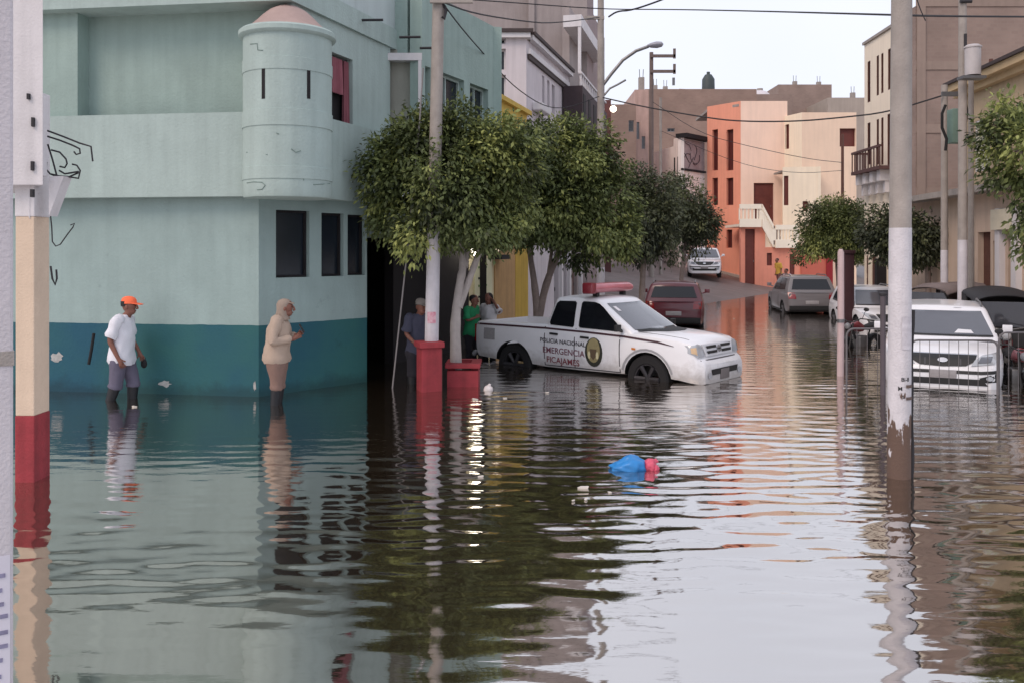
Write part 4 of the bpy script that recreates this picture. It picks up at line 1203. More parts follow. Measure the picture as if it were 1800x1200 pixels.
def mid_poles():
    # street lamp pole beyond the trees
    r, at, rt = pole('concrete street lamp pole with curved arm and grey lamp head above the trees', 1056, 27, 15, 470, 10.4, None, -.0, 'street lamp', 'street_lamp')
    m = MB(); pts = [(1060, 150), (1075, 130), (1095, 106), (1118, 90), (1140, 82)]
    m.tube([PX(x, y, 27 - .05 * i) for i, (x, y) in enumerate(pts)], .05, 8); m.build('arm', M_metal, r)
    a = PX(1138, 81, 26.8); b = PX(1166, 78, 26.7); h = MB(); h.tube([a, a.lerp(b, .25), a.lerp(b, .6), a.lerp(b, .9), b], [.05, .11, .145, .11, .03], 12, flat=.7); h.build('lamp_head', mat('lamp_grey', (150, 150, 160), .45, .08, 5), r)
    m = MB(); m.tube([PX(1062, 168, 27), PX(1072, 156, 27), PX(1086, 149, 27), PX(1100, 141, 27)], .03, 8); m.build('second_arm', M_metal, r)
    m = MB(); m.box((at(0).x - .5, 26.9, 9.2), (at(0).x + .1, 26.98, 9.3)); m.build('crossarm', M_conc, r, smooth=0)
    # pole with two cross arms farther off
    r, at, rt = pole('far wooden pole with two crossarms standing left of orange house', 1145, 44, 10, 400, 12.0, [M_conc, mat('old_timber', (112, 98, 94), .85, .1, 4)], 0)
    for py in (100, 127):
        m = MB(); z = PX(0, py, 44).z; x0, x1 = PX(1142, 0, 44).x, PX(1186, 0, 44).x
        m.box((x0, 43.8, z - .07), (x1, 43.9, z + .07)); m.box((x1 - .1, 43.8, z - .12), (x1 + .02, 43.9, z + .36)); m.build('crossarm', mat('old_timber', (112, 98, 94)), r, smooth=0)
    m = MB(); p = PX(1183, 147, 44); m.box((p.x - .06, 43.8, p.z - .12), (p.x + .06, 43.9, p.z + .25)); m.build('insulator', M_metal, r, smooth=0)
    pole('second far grey pole standing close right of crossarm pole', 1161, 46, 6, 400, PX(0, 172, 46).z, [M_conc, M_conc], 0)
    pole('far dark slim pole standing above the round trees on the right', 1481, 44, 6, 330, PX(0, 236, 44).z, [M_wood, M_wood], 0)
    # right hand poles by the beige house
    r1, at1, _ = pole('slender pole with white base right of the big pole', 1660, 22.5, 13, 440, PX(0, 150, 22.5).z, None, .0)
    r2, at2, _ = pole('tall transformer pole with grey drum high up beside beige house', 1692, 20.5, 17, 422, PX(0, -30, 20.5).z, None, .0)
    r3, at3, _ = pole('thin grey pole touching the transformer pole on its right', 1707, 21.0, 11, 422, PX(0, 98, 21).z, [M_conc, M_conc], .0)
    p = PX(1704, 110, 20.3); m = MB(); s = 20.3 / FPX
    m.lathe([(0, p.z - 25 * s), (13 * s, p.z - 25 * s), (13 * s, p.z + 22 * s), (14.5 * s, p.z + 22.5 * s), (14.5 * s, p.z + 25 * s), (10 * s, p.z + 28 * s), (0, p.z + 28 * s)], (p.x, 20.15, 0), 24); d = m.build('transformer_drum', mat('drum_grey', (184, 178, 178), .6, .08, 4, streak=.1), r2)
    m = MB(); m.box((p.x - 22 * s, 20.0, p.z - 32 * s), (p.x + 18 * s, 20.3, p.z - 27 * s)); m.build('bracket', M_metal, r2, smooth=0)
    m = MB(); m.tube([PX(1697, 85, 20.4), PX(1697, 60, 20.4)], .035, 8); m.tube([PX(1688, 3, 20.4), PX(1708, 3, 20.4)], .04, 8); m.build('bushing', M_wire, r2)
    b = thing('meter_box', 'green grey metal box strapped between the slender and transformer poles', 'box', PX(1684, 250, 21.3))
    m = MB(); a, c = PX(1671, 252, 21.3), PX(1697, 192, 21.3); m.box((a.x, 21.2, a.z), (c.x, 21.5, c.z)); m.build('case', mat('box_green', (104, 128, 118), .6, .1, 4), b, bevel=.02)
    m = MB(); m.tube([PX(1697, 180, 21.2), PX(1700, 195, 21.15), PX(1698, 215, 21.15)], .03, 8); m.tube([PX(1662, 185, 21.2), PX(1656, 200, 21.2), PX(1656, 225, 21.2), PX(1664, 245, 21.2), PX(1662, 265, 21.2)], .035, 8); m.build('cable_loop', M_black, b)
    m = MB(); m.box((PX(1660, 0, 21.4).x, 21.5, PX(0, 168, 21.4).z), (PX(1700, 0, 21.4).x, 21.56, PX(0, 160, 21.4).z)); m.build('bracket', M_metal, b, smooth=0)
    # slim post, dark post
    x = (1478 - CX) * 15.6 / FPX; r = thing('slim_post', 'slim pale pinkish post with worn top in the flooded street', 'post', (x, 15.6, -.4))
    m = MB(); m.tube([(x - .01, 15.6, -.4), (x, 15.6, 1), (x, 15.6, 2.16), (x, 15.6, 2.22)], [.062, .058, .055, .03], 12); m.build('shaft', mat('pinkish_limewash', (190, 168, 168), .85, .08, 5, .2, streak=.15), r)
    m = MB(); m.tube([(x, 15.6, .93), (x, 15.6, .99)], .066, 12); m.build('strap', M_metal, r)
    x = (1552 - CX) * 13.55 / FPX; r = thing('slim_post', 'thin dark metal post close left of the big pole', 'post', (x, 13.55, -.4))
    m = MB(); m.tube([(x, 13.55, -.4), (x, 13.55, 1.5)], .04, 10); m.build('shaft', mat('dark_post', (84, 76, 82), .7, .1, 4), r)
    m = MB(); m.lathe([(.04, 1.5), (.055, 1.51), (.055, 1.54), (0, 1.57)], (x, 13.55, 0), 10); m.build('cap', M_wire, r)
mid_poles()

def street_globe():
    p = PX(1078, 192, 42.5)
    t = thing('wall_lamp', 'small glowing street lamp on the narrow dark red house', 'lamp', p)
    m = MB(); m.ellipsoid(p, (.16, .16, .16), 12, 8); m.build('globe', M_lamp2b, t)
    m = MB(); m.tube([p + Vector((0, 0, .15)), p + Vector((0, .1, .22)), p + Vector((0, .49, .22))], .03, 8); m.build('bracket', M_wire, t)
M_lamp2b = mat_emit('warm_globe', (255, 236, 214), 3.0)
street_globe()

def wires():
    def cable(label, pts, r=.016):
        P = [PX(*p) for p in pts]
        # smooth the polyline
        for _ in range(2):
            Q = [P[0]]
            for a, b in zip(P, P[1:]): Q += [a.lerp(b, .25), a.lerp(b, .75)]
            P = Q + [P[-1]]
        t = thing('overhead_cable', label, 'cable', P[0]); m = MB(); m.tube(P, r * .72, 6); m.build('strand', M_wire, t)
    cable('high dark cable crossing from the slim pole to the big pole', [(772, -4, 14), (900, 5, 17), (1060, 17, 19), (1180, 17, 17), (1330, 20, 14), (1580, 27, 8.9)])
    cable('dark cable running off the big pole across the grey brown brick building', [(1580, 27, 8.8), (1650, 29, 9.5), (1830, 30, 11)])
    cable('sagging cable from the slim pole to the lamp pole', [(776, 3, 14), (830, 24, 17), (920, 38, 20), (970, 42, 22), (1053, 31, 26.8)], .022)
    cable('slanting service cable from the slim pole toward white terraced house', [(778, 6, 14), (815, 55, 16.5), (862, 108, 19), (905, 155, 22), (960, 190, 25), (1000, 190, 26.5), (1053, 170, 26.8)], .018)
    cable('thick cable end rising from the lamp pole to the upper frame edge', [(1070, 30, 27), (1085, 20, 26.5), (1110, 19, 26), (1165, 0, 25), (1190, -12, 24)], .035)
    cable('heavy double cable passing in front of orange house', [(1060, 172, 26.8), (1130, 188, 26), (1240, 207, 25), (1300, 214, 24.5), (1400, 214, 24), (1480, 207, 23.5), (1560, 198, 22.8), (1658, 168, 22.4)], .03)
    cable('thin cable drooping across the peach wall', [(1145, 178, 44), (1230, 235, 42), (1310, 256, 41), (1420, 280, 40), (1480, 286, 43.9)], .02)
    cable('fine lower cable across peach and cream walls', [(1161, 230, 46), (1300, 290, 44), (1400, 306, 43.9), (1481, 300, 43.9)], .018)
    cable('short hanging wire tail at the top of the big pole', [(1610, -6, 8.6), (1618, 18, 8.6), (1627, 37, 8.6)], .007)
wires()

# ------------------------------------------------------------------ trees
def leaf_mat(name, cols):
    if name in _M: return _M[name]
    m = bpy.data.materials.new(name); m.use_nodes = True; t = m.node_tree; b = t.nodes['Principled BSDF']
    b.inputs['Roughness'].default_value = .55; b.inputs['Specular IOR Level'].default_value = .35
    at = t.nodes.new('ShaderNodeAttribute'); at.attribute_name = 'tint'
    r = t.nodes.new('ShaderNodeValToRGB'); r.color_ramp.elements[0].color = (*cols[0], 1); r.color_ramp.elements[1].color = (*cols[2], 1)
    e = r.color_ramp.elements.new(.55); e.color = (*cols[1], 1)
    t.links.new(at.outputs['Fac'], r.inputs[0]); t.links.new(r.outputs[0], b.inputs['Base Color'])
    tr = t.nodes.new('ShaderNodeBsdfTranslucent'); t.links.new(r.outputs[0], tr.inputs[0])
    ms = t.nodes.new('ShaderNodeMixShader'); ms.inputs[0].default_value = .22
    t.links.new(b.outputs[0], ms.inputs[1]); t.links.new(tr.outputs[0], ms.inputs[2])
    t.links.new(ms.outputs[0], t.nodes['Material Output'].inputs[0])
    _M[name] = m; return m
LEAF = leaf_mat('ficus_leaf', ((.030, .040, .018), (.145, .182, .064), (.38, .41, .13)))
LEAF_D = leaf_mat('dark_leaf', ((.035, .042, .030), (.09, .105, .06), (.18, .20, .09)))
M_bark = mat('pale_bark', (140, 126, 120), .9, .22, 6, .5, 30, streak=.2)
M_lime = mat('limewashed_bark', (176, 168, 164), .9, .12, 6, .5, 30, streak=.25)

def crown(parent, clumps, n, size, seed, m_, name='crown'):
    """leaves gathered in drooping sprays through the volume of many clumps"""
    rng = np.random.default_rng(seed)
    cl = np.array([c[:3] for c in clumps], float); rad = np.array([c[3] for c in clumps], float)
    wts = rad ** 2; wts /= wts.sum()
    ns = n // 7
    ci = rng.choice(len(cl), ns, p=wts)
    d = rng.normal(size=(ns, 3)); d /= np.linalg.norm(d, axis=1, keepdims=True)
    rr = rng.uniform(0, 1, ns) ** .38
    zs_ = rng.uniform(.65, 1.35, len(cl))
    org = cl[ci] + d * (rad[ci] * rr)[:, None] * np.stack([np.ones(ns), np.ones(ns), zs_[ci]], 1)
    ctint = rng.normal(0, .22, len(cl))
    V, T = [], []
    cen = cl.mean(0)
    base_t = np.clip(.46 + ctint[ci] + rng.normal(0, .12, ns), 0, 1)
    outv = d * .7 + (org - cen) / (np.linalg.norm(org - cen, axis=1, keepdims=True) + 1e-6) * .5
    for k in range(7):
        dirv = outv + rng.normal(0, .55, (ns, 3)); dirv[:, 2] -= .75
        dirv /= np.linalg.norm(dirv, axis=1, keepdims=True)
        nrm = rng.normal(0, .55, (ns, 3)) + outv * .6 + np.array([0, 0, .8])
        side = np.cross(dirv, nrm); side /= np.linalg.norm(side, axis=1, keepdims=True) + 1e-6
        L = size * rng.uniform(.7, 1.35, ns)[:, None]; W = L * rng.uniform(.36, .52, ns)[:, None]
        p0 = org + rng.normal(0, size * .75, (ns, 3)) + dirv * L * .1
        up = np.cross(side, dirv)
        a = p0; b = p0 + dirv * L * .5 + side * W * .5 + up * L * .06; c = p0 + dirv * L - up * L * .06; e = p0 + dirv * L * .5 - side * W * .5 + up * L * .06
        V.append(np.stack([a, b, c, e], 1)); T.append(np.clip(base_t + rng.normal(0, .09, ns), 0, 1))
    V = np.concatenate(V).reshape(-1, 3) - np.array(root_of(parent).location)
    T = np.repeat(np.concatenate(T), 4)
    nf = len(V) // 4
    me = bpy.data.meshes.new(name); me.vertices.add(len(V)); me.vertices.foreach_set('co', V.astype(np.float32).ravel())
    me.loops.add(len(V)); me.loops.foreach_set('vertex_index', np.arange(len(V), dtype=np.int32))
    me.polygons.add(nf); me.polygons.foreach_set('loop_start', np.arange(0, len(V), 4, dtype=np.int32))
    me.update(calc_edges=True)
    at = me.attributes.new('tint', 'FLOAT', 'POINT'); at.data.foreach_set('value', T.astype(np.float32))
    me.materials.append(m_)
    o = bpy.data.objects.new(name, me); C.objects.link(o); o.parent = parent
    return o

def tree(label, base, limbs, clumps, n, size, seed, m_, bark, group='clipped street trees', trunk_r=.11):
    r = thing('street_tree', label, 'tree', base, group=group)
    m = MB()
    for path, r0, r1 in limbs:
        P = [Vector(p) for p in path]
        for _ in range(2):
            Q = [P[0]]
            for a, b in zip(P, P[1:]): Q += [a.lerp(b, .25), a.lerp(b, .75)]
            P = Q + [P[-1]]
        k = len(P); rn = random.Random(seed + len(path))
        m.tube(P, [(r0 + (r1 - r0) * i / (k - 1)) * rn.uniform(.93, 1.07) for i in range(k)], 10)
    m.build('trunk', bark, r, smooth=60)
    crown(r, clumps, n, size, seed, m_)
    return r

def cloud_of(cx, cy, cz, rx, ry, rz, k, rad, seed):
    rn = random.Random(seed); out_ = []
    while len(out_) < k:
        x, y, z = (rn.uniform(-1, 1) for _ in range(3)); d = x * x + y * y + z * z
        if d > 1 or d < .12: continue
        out_.append((cx + x * rx, cy + y * ry, cz + z * rz, rad * rn.uniform(.7, 1.25)))
    return out_ + [(cx, cy, cz, rad * 1.5)]

def fringe(cx, cy, cz, rx, ry, k, rad, seed):
    rn = random.Random(seed); out_ = []
    for i in range(k):
        a = 2 * math.pi * (i + rn.uniform(-.3, .3)) / k; q = rn.uniform(.72, 1.08)
        out_.append((cx + rx * q * math.cos(a), cy + ry * q * math.sin(a), cz - rn.uniform(0, .42), rad * rn.uniform(.55, 1.2)))
    return out_

def limb_set(pts_list, Y):
    out_ = []
    for pts, r0, r1 in pts_list: out_.append(([PX(x, y, Y + dy) for x, y, dy in pts], r0, r1))
    return out_

def trees():
    # first tree, by the slim pole, in the red planter
    Y = 14.6
    L = limb_set([([(803, 690, 0), (801, 620, 0), (800, 560, 0), (808, 500, 0), (816, 460, 0), (800, 380, 0), (770, 300, .1)], .115, .03),
                  ([(806, 540, 0), (822, 500, .05), (838, 455, .05), (860, 400, 0), (890, 330, .1)], .075, .025),
                  ([(816, 470, 0), (826, 420, .2), (832, 340, .3), (836, 260, .3)], .06, .02), ([(800, 400, 0), (740, 360, .0), (690, 300, 0)], .04, .015)], Y)
    c = PX(785, 318, 14.35)
    cl = cloud_of(c.x + .08, 14.4, c.z, 1.12, .8, .90, 46, .34, 11)
    cl += fringe(c.x + .05, 14.4, c.z - .62, 1.12, .75, 18, .22, 31)
    for x, y in ((668, 270), (690, 330), (660, 300), (700, 235), (760, 222), (830, 215), (885, 225), (910, 260), (720, 390), (680, 360), (770, 410), (850, 415), (900, 400), (915, 350), (935, 300), (930, 250), (800, 205), (735, 215), (650, 285), (655, 315)):
        q = PX(x, y, 14.2 + .3 * random.random()); cl.append((q.x, q.y, q.z, .26))
    tree('first clipped street tree with whitewashed forked trunk in a red planter', (PX(802, 0, Y).x, Y, -.35), L, cl, 40000, .092, 21, LEAF, M_lime)
    # second tree behind the pickup
    Y = 19.3
    L = limb_set([([(946, 640, 0), (945, 560, 0), (940, 500, 0), (930, 440, 0), (935, 380, 0), (920, 300, 0)], .11, .03),
                  ([(946, 560, 0), (962, 490, 0), (985, 440, 0), (1020, 370, 0), (1050, 300, 0)], .10, .03), ([(965, 480, 0), (975, 400, .2), (980, 300, .2)], .05, .02)], Y)
    c = PX(1000, 330, 19.0)
    cl = cloud_of(c.x, 19.0, c.z, 1.24, .9, 1.16, 48, .38, 12)
    for x, y in ((880, 260), (905, 235), (930, 300), (890, 320), (925, 370), (900, 400), (945, 240), (870, 230)):
        q = PX(x, y, 17.4 + .5 * random.random()); cl.append((q.x, q.y, q.z, .34))
    cl += fringe(c.x + .1, 19.0, c.z - .85, 1.3, .9, 18, .26, 32)
    for x, y in ((925, 240), (960, 235), (1010, 245), (1055, 262), (1085, 300), (1098, 345), (1100, 395), (1085, 425), (1040, 440), (990, 430), (930, 410), (915, 350), (1060, 400), (905, 290), (895, 340), (900, 260), (1000, 225), (1060, 245), (1108, 380), (1095, 440), (1020, 455)):
        q = PX(x, y, 18.7 + .3 * random.random()); cl.append((q.x, q.y, q.z, .30))
    tree('second clipped tree with forked grey trunk behind the white pickup', (PX(946, 0, Y).x, Y, -.35), L, cl, 44000, .102, 22, LEAF, M_bark)
    # third and fourth, darker
    Y = 23.0
    L = limb_set([([(1128, 570, 0), (1129, 500, 0), (1132, 450, 0), (1128, 380, 0)], .10, .04), ([(1131, 470, 0), (1150, 420, 0), (1160, 380, 0)], .06, .03)], Y)
    c = PX(1142, 374, Y)
    cl = cloud_of(c.x, Y, c.z, .78, .6, .98, 36, .38, 13)
    cl += fringe(c.x, Y, c.z - .7, .75, .6, 10, .26, 33)
    tree('third dark street tree with thin trunk just left of the red car', (PX(1128, 0, Y).x, Y, -.35), L, cl, 18000, .105, 23, LEAF_D, M_bark)
    Y = 36.0
    L = limb_set([([(1196, 545, 0), (1198, 480, 0), (1205, 430, 0), (1210, 370, 0)], .11, .05), ([(1201, 470, 0), (1225, 420, 0)], .07, .03)], Y)
    c = PX(1206, 376, Y)
    cl = cloud_of(c.x, Y, c.z, 1.05, .8, 1.4, 38, .5, 14)
    tree('fourth dark round tree in front of the orange house side', (PX(1197, 0, Y).x, Y, gz(PX(1197, 0, Y).x, Y)), L, cl, 13000, .14, 24, LEAF_D, M_bark)
    # right side pair
    Y = 36.0
    L = limb_set([([(1476, 545, 0), (1474, 490, 0), (1470, 440, 0), (1450, 390, 0)], .12, .05), ([(1472, 460, 0), (1495, 410, 0)], .08, .03)], Y)
    c = PX(1474, 404, Y)
    cl = cloud_of(c.x, Y - .3, c.z, 1.72, .9, 1.08, 52, .46, 15)
    cl += fringe(c.x, Y - .2, c.z - .6, 1.8, .9, 16, .34, 35)
    tree('broad round tree on the right behind the grey SUV', (PX(1475, 0, Y).x, Y, -.35), L, cl, 30000, .12, 25, LEAF, M_bark)
    Y = 25.3
    L = limb_set([([(1632, 580, 0), (1632, 500, 0), (1630, 450, 0), (1610, 410, 0)], .10, .05), ([(1631, 470, 0), (1655, 420, 0)], .07, .03)], Y)
    c = PX(1602, 416, Y)
    cl = cloud_of(c.x, Y - .1, c.z, 1.3, .5, .68, 42, .38, 16)
    tree('low dark tree on the right half hidden by the big pole', (PX(1632, 0, Y).x, Y, -.35), L, cl, 15000, .13, 26, LEAF_D, M_bark)
    # near branches at the right edge
    Y = 11.6
    L = limb_set([([(1985, 720, 0), (1975, 560, 0), (1950, 430, 0), (1900, 330, 0), (1840, 290, -.1), (1780, 262, -.2)], .12, .015), ([(1960, 480, 0), (1985, 350, .3), (1990, 230, .4)], .09, .03), ([(1905, 335, 0), (1850, 380, -.1), (1800, 410, -.1)], .03, .008)], Y)
    cl = []
    rn = random.Random(5)
    for x, y, k in ((1735, 235, .17), (1730, 262, .12), (1765, 215, .22), (1770, 270, .24), (1790, 310, .2), (1800, 205, .24), (1810, 250, .3), (1830, 330, .24), (1850, 220, .34), (1860, 290, .34), (1900, 240, .4), (1900, 320, .36), (1960, 260, .45), (1803, 365, .13), (1800, 405, .12), (1808, 440, .14), (1840, 400, .2), (1880, 390, .26), (1930, 180, .35), (1725, 290, .09), (1745, 320, .1), (1770, 185, .14)):
        q = PX(x, y, Y + rn.uniform(-.3, .3)); cl.append((q.x, q.y, q.z, k))
    tree('leafy tree reaching in from the right frame edge above beige house', (PX(1985, 0, Y).x, Y, -.35), L, cl, 14000, .085, 27, LEAF, M_bark)
    # planter of the first tree
    a, b = PX(786, 0, 14.35).x, PX(841, 0, 14.35).x
    r = thing('planter', 'low red masonry planter around the foot of the first tree', 'planter', ((a + b) / 2, 14.6, -.4))
    m = MB(); m.box((a, 14.32, -.4), (b, 14.44, .26)); m.box((a, 14.44, -.4), (a + .12, 14.9, .3)); m.box((b - .12, 14.44, -.4), (b, 14.9, .3)); m.box((a, 14.9, -.4), (b, 15.02, .3))
    m.build('wall', M_red, r, smooth=0, bevel=.01)
    m = MB(); m.box((a - .03, 14.29, .3), (b + .03, 14.47, .37)); m.box((a - .03, 14.47, .3), (a + .13, 14.87, .37)); m.box((b - .13, 14.47, .3), (b + .03, 14.87, .37)); m.box((a - .03, 14.87, .3), (b + .03, 15.05, .37)); m.build('coping', M_red, r, smooth=0, bevel=.012)
    m = MB(); m.box((a + .12, 14.44, -.4), (b - .12, 14.9, .22)); m.build('soil', mat('damp_soil', (70, 56, 46), .95, .25, 9, .6), r, smooth=0)
trees()

# ------------------------------------------------------------------ vehicles
M_carw = mat('white_car_paint', (226, 226, 230), .32, .02, 2, spec=.5, coat=.6)
M_carred = mat('wine_red_paint', (92, 30, 42), .3, .04, 2, coat=.6)
M_cargrey = mat('grey_car_paint', (112, 108, 110), .35, .04, 2, coat=.5)
M_trim = mat('black_trim', (28, 28, 30), .55, .08, 8)
M_tyre = mat('tyre', (24, 23, 25), .85, .1, 12)
M_rim = mat('alloy_rim', (150, 150, 154), .35, .06, 6, metal=.8)
M_chrome = mat('chrome', (196, 196, 200), .18, 0, metal=.9)
M_lens = mat('headlamp_lens', (168, 172, 178), .12, .05, 12, spec=.8, coat=.8)
M_red_l = mat('tail_lamp', (130, 22, 28), .2, .08, 10, coat=.6)
M_wind = mat('windscreen', (84, 86, 94), .09, .06, 2, spec=.7, coat=.5)
M_cglass = mat('tinted_car_glass', (20, 21, 26), .1, .05, 2, spec=.5)
M_seam = mat('panel_gap', (70, 68, 72), .7, 0)

def ring_pts(w_, zb, zt, crown_=.0):
    H = zt - zb
    half = [(0, zb), (.80 * w_, zb), (.95 * w_, zb + .04 * H), (.985 * w_, zb + .18 * H), (w_, zb + .42 * H), (w_, zb + .66 * H), (.985 * w_, zb + .86 * H), (.955 * w_, zb + .96 * H), (.90 * w_, zt), (.45 * w_, zt + crown_ * .8), (0, zt + crown_)]
    return half + [(-y, z) for y, z in half[-2:0:-1]]

def boolean_cut(me, cutters):
    o = bpy.data.objects.new('tmp', me); C.objects.link(o); cs = []
    for cm in cutters:
        c = bpy.data.objects.new('tmpc', cm); C.objects.link(c); cs.append(c)
        md = o.modifiers.new('b', 'BOOLEAN'); md.operation = 'DIFFERENCE'; md.solver = 'EXACT'; md.object = c
    dg = bpy.context.evaluated_depsgraph_get(); r = bpy.data.meshes.new_from_object(o.evaluated_get(dg))
    for c in cs: bpy.data.objects.remove(c)
    bpy.data.objects.remove(o)
    return r

def mesh_of(mb):
    me = bpy.data.meshes.new('m'); me.from_pydata(mb.v, [], mb.f)
    bm = bmesh.new(); bm.from_mesh(me); bmesh.ops.remove_doubles(bm, verts=bm.verts, dist=1e-5); bmesh.ops.recalc_face_normals(bm, faces=bm.faces); bm.to_mesh(me); bm.free()
    return me

class Car:
    def __init__(s, name, label, cat, loc, head, paint, group=None):
        s.r = thing(name, label, cat, loc, head, group); s.paint = paint; s.parts = []
    def body(s, stations, wheels, arch, cut_boxes=(), hw=.88):
        mb = MB(); R = [[(x, y, z) for y, z in ring_pts(w_, zb, zt, cr)] for (x, zb, zt, w_, cr) in stations]
        n = len(R[0]); mb.v = [p for r in R for p in r]
        for i in range(len(R) - 1):
            for k in range(n): mb.f.append((i * n + k, i * n + (k + 1) % n, (i + 1) * n + (k + 1) % n, (i + 1) * n + k))
        mb.f.append(tuple(range(n - 1, -1, -1))); mb.f.append(tuple((len(R) - 1) * n + k for k in range(n)))
        me = mesh_of(mb); cut = []
        for wx, wz in wheels:
            for sg in (1, -1):
                c = MB(); c.lathe([(0, sg * (hw - .32)), (arch, sg * (hw - .32)), (arch, sg * (hw + .4)), (0, sg * (hw + .4))], (wx, 0, wz), 28, axis='y'); cut.append(mesh_of(c))
        for a, b in cut_boxes:
            c = MB(); c.box(a, b); cut.append(mesh_of(c))
        me = boolean_cut(me, cut)
        me.name = 'body'; me.materials.clear(); me.materials.append(s.paint); me.materials.append(M_trim)
        for p in me.polygons:
            p.material_index = 0; p.use_smooth = True
            c = p.center
            for wx, wz in wheels:
                if math.hypot(c.x - wx, c.z - wz) < arch * 1.01 and abs(c.y) < hw + .3 and math.hypot(c.x - wx, c.z - wz) > -1 and abs(c.y) > hw - .34: 
                    d = Vector((c.x - wx, 0, c.z - wz))
                    if (abs(d.length - arch) < .02 and abs(p.normal.y) < .4) or abs(abs(c.y) - (hw - .32)) < .01: p.material_index = 1
        me.set_sharp_from_angle(angle=math.radians(32))
        o = bpy.data.objects.new('body', me); C.objects.link(o); o.parent = s.r; s.bodyo = o
        s.parts.append(([v.co.copy() for v in me.vertices], [tuple(p.vertices) for p in me.polygons]))
    def cabin(s, zb, zt, bx, tx, by, ty, bevel=.07, name='cabin', crown_=.035):
        """tapered greenhouse: base x-range bx, roof x-range tx, half widths"""
        mb = MB(); z1 = zt - .05
        b = [(bx[0], -by, zb), (bx[1], -by, zb), (bx[1], by, zb), (bx[0], by, zb)]
        t = [(tx[0], -ty, z1), (tx[1], -ty, z1), (tx[1], ty, z1), (tx[0], ty, z1)]
        mb.hexa(b + t)
        me = mesh_of(mb); bm = bmesh.new(); bm.from_mesh(me)
        bmesh.ops.subdivide_edges(bm, edges=[e for e in bm.edges], cuts=5, use_grid_fill=True)
        for v in bm.verts:
            q = max(0, (v.co.z - zb) / (z1 - zb)); 
            hw = by + (ty - by) * q; x0 = bx[0] + (tx[0] - bx[0]) * q; x1 = bx[1] + (tx[1] - bx[1]) * q
            e = 1 - (abs(v.co.y) / hw) ** 2.0; f = 1 - abs((v.co.x - (x0 + x1) / 2) / ((x1 - x0) / 2)) ** 2
            if abs(v.co.z - z1) < .01: v.co.z += crown_ * max(0, e) + .02 * max(0, f)
            if abs(v.co.x - x1) < .01: v.co.x += .09 * max(0, e)
            if abs(v.co.x - x0) < .01: v.co.x -= .05 * max(0, e)
            if abs(abs(v.co.y) - hw) < .01: v.co.y *= 1 + .02 * math.sin(math.pi * q)
        es = [e for e in bm.edges if len(e.link_faces) == 2 and e.calc_face_angle(0) > .5 and min(v.co.z for v in e.verts) > zb + .02 or (len(e.link_faces) == 2 and e.calc_face_angle(0) > .5 and abs(e.verts[0].co.z - e.verts[1].co.z) > .02)]
        bmesh.ops.bevel(bm, geom=es, offset=bevel, segments=3, profile=.6, affect='EDGES', clamp_overlap=True)
        bmesh.ops.recalc_face_normals(bm, faces=bm.faces)
        bm.to_mesh(me); bm.free(); me.name = name; me.materials.append(s.paint)
        for p in me.polygons: p.use_smooth = True
        me.set_sharp_from_angle(angle=math.radians(38))
        o = bpy.data.objects.new(name, me); C.objects.link(o); o.parent = s.r
        s.parts.append(([v.co.copy() for v in me.vertices], [tuple(p.vertices) for p in me.polygons]))
    def bvh(s):
        V, F = [], []
        for v, f in s.parts:
            k = len(V); V += v; F += [tuple(i + k for i in q) for q in f]
        s.tree = BVHTree.FromPolygons(V, F)
    def hit(s, axis, a, b):
        """surface point seen along an axis: 'x+' front, 'x-' rear, 'y-' right side, 'y+' left side, 'z+' top"""
        sg = 1 if axis[1] == '+' else -1
        if axis[0] == 'x': o, d = Vector((sg * 6, a, b)), Vector((-sg, 0, 0))
        elif axis[0] == 'y': o, d = Vector((a, sg * 6, b)), Vector((0, -sg, 0))
        else: o, d = Vector((a, b, 6)), Vector((0, 0, -1))
        h = s.tree.ray_cast(o, d)
        return h[0], h[1], d
    def decal(s, name, m_, axis, poly, off=.006, cuts=3, parent=None, thick=.0):
        bm = bmesh.new(); vs = [bm.verts.new((p[0], p[1], 0)) for p in poly]; bm.faces.new(vs)
        bmesh.ops.triangulate(bm, faces=bm.faces); 
        for _ in range(2 if cuts > 2 else 1): bmesh.ops.subdivide_edges(bm, edges=bm.edges, cuts=max(1, cuts // 2), use_grid_fill=True)
        bad = []; 
        for v in bm.verts:
            h, nrm, d = s.hit(axis, v.co.x, v.co.y)
            if h is None: bad.append(v); continue
            if nrm.dot(d) > 0: nrm = -nrm
            v.co = h - d * off * .6 + nrm * off * .6
        if bad: bmesh.ops.delete(bm, geom=bad, context='VERTS')
        # side skirts give the piece a real thickness
        if bm.faces:
            ex = bmesh.ops.extrude_face_region(bm, geom=list(bm.faces))
            for v in [g for g in ex['geom'] if isinstance(g, bmesh.types.BMVert)]: v.co += Vector((1 if axis == 'x+' else -1 if axis == 'x-' else 0, 1 if axis == 'y+' else -1 if axis == 'y-' else 0, 1 if axis[0] == 'z' else 0)) * max(thick, .004)
            bmesh.ops.recalc_face_normals(bm, faces=bm.faces)
        me = bpy.data.meshes.new(name); bm.to_mesh(me); bm.free(); me.materials.append(m_)
        for p in me.polygons: p.use_smooth = True
        me.set_sharp_from_angle(angle=math.radians(40))
        o = bpy.data.objects.new(name, me); C.objects.link(o); o.parent = parent or s.r
        return o
    def text(s, txt, size, m_, axis, org, name='lettering', slant=(1, 0), parent=None, off=.011, flip=1):
        def onto(u, v):
            a, b = org[0] + flip * u * slant[0], org[1] + v + u * slant[1]
            h, nrm, d = s.hit(axis, a, b)
            if h is None: h = Vector((0, 0, 0)); d = Vector((0, 0, 0))
            return h - d * off
        return small_text(txt, size, m_, name, parent or s.r, None, None, onto=onto)
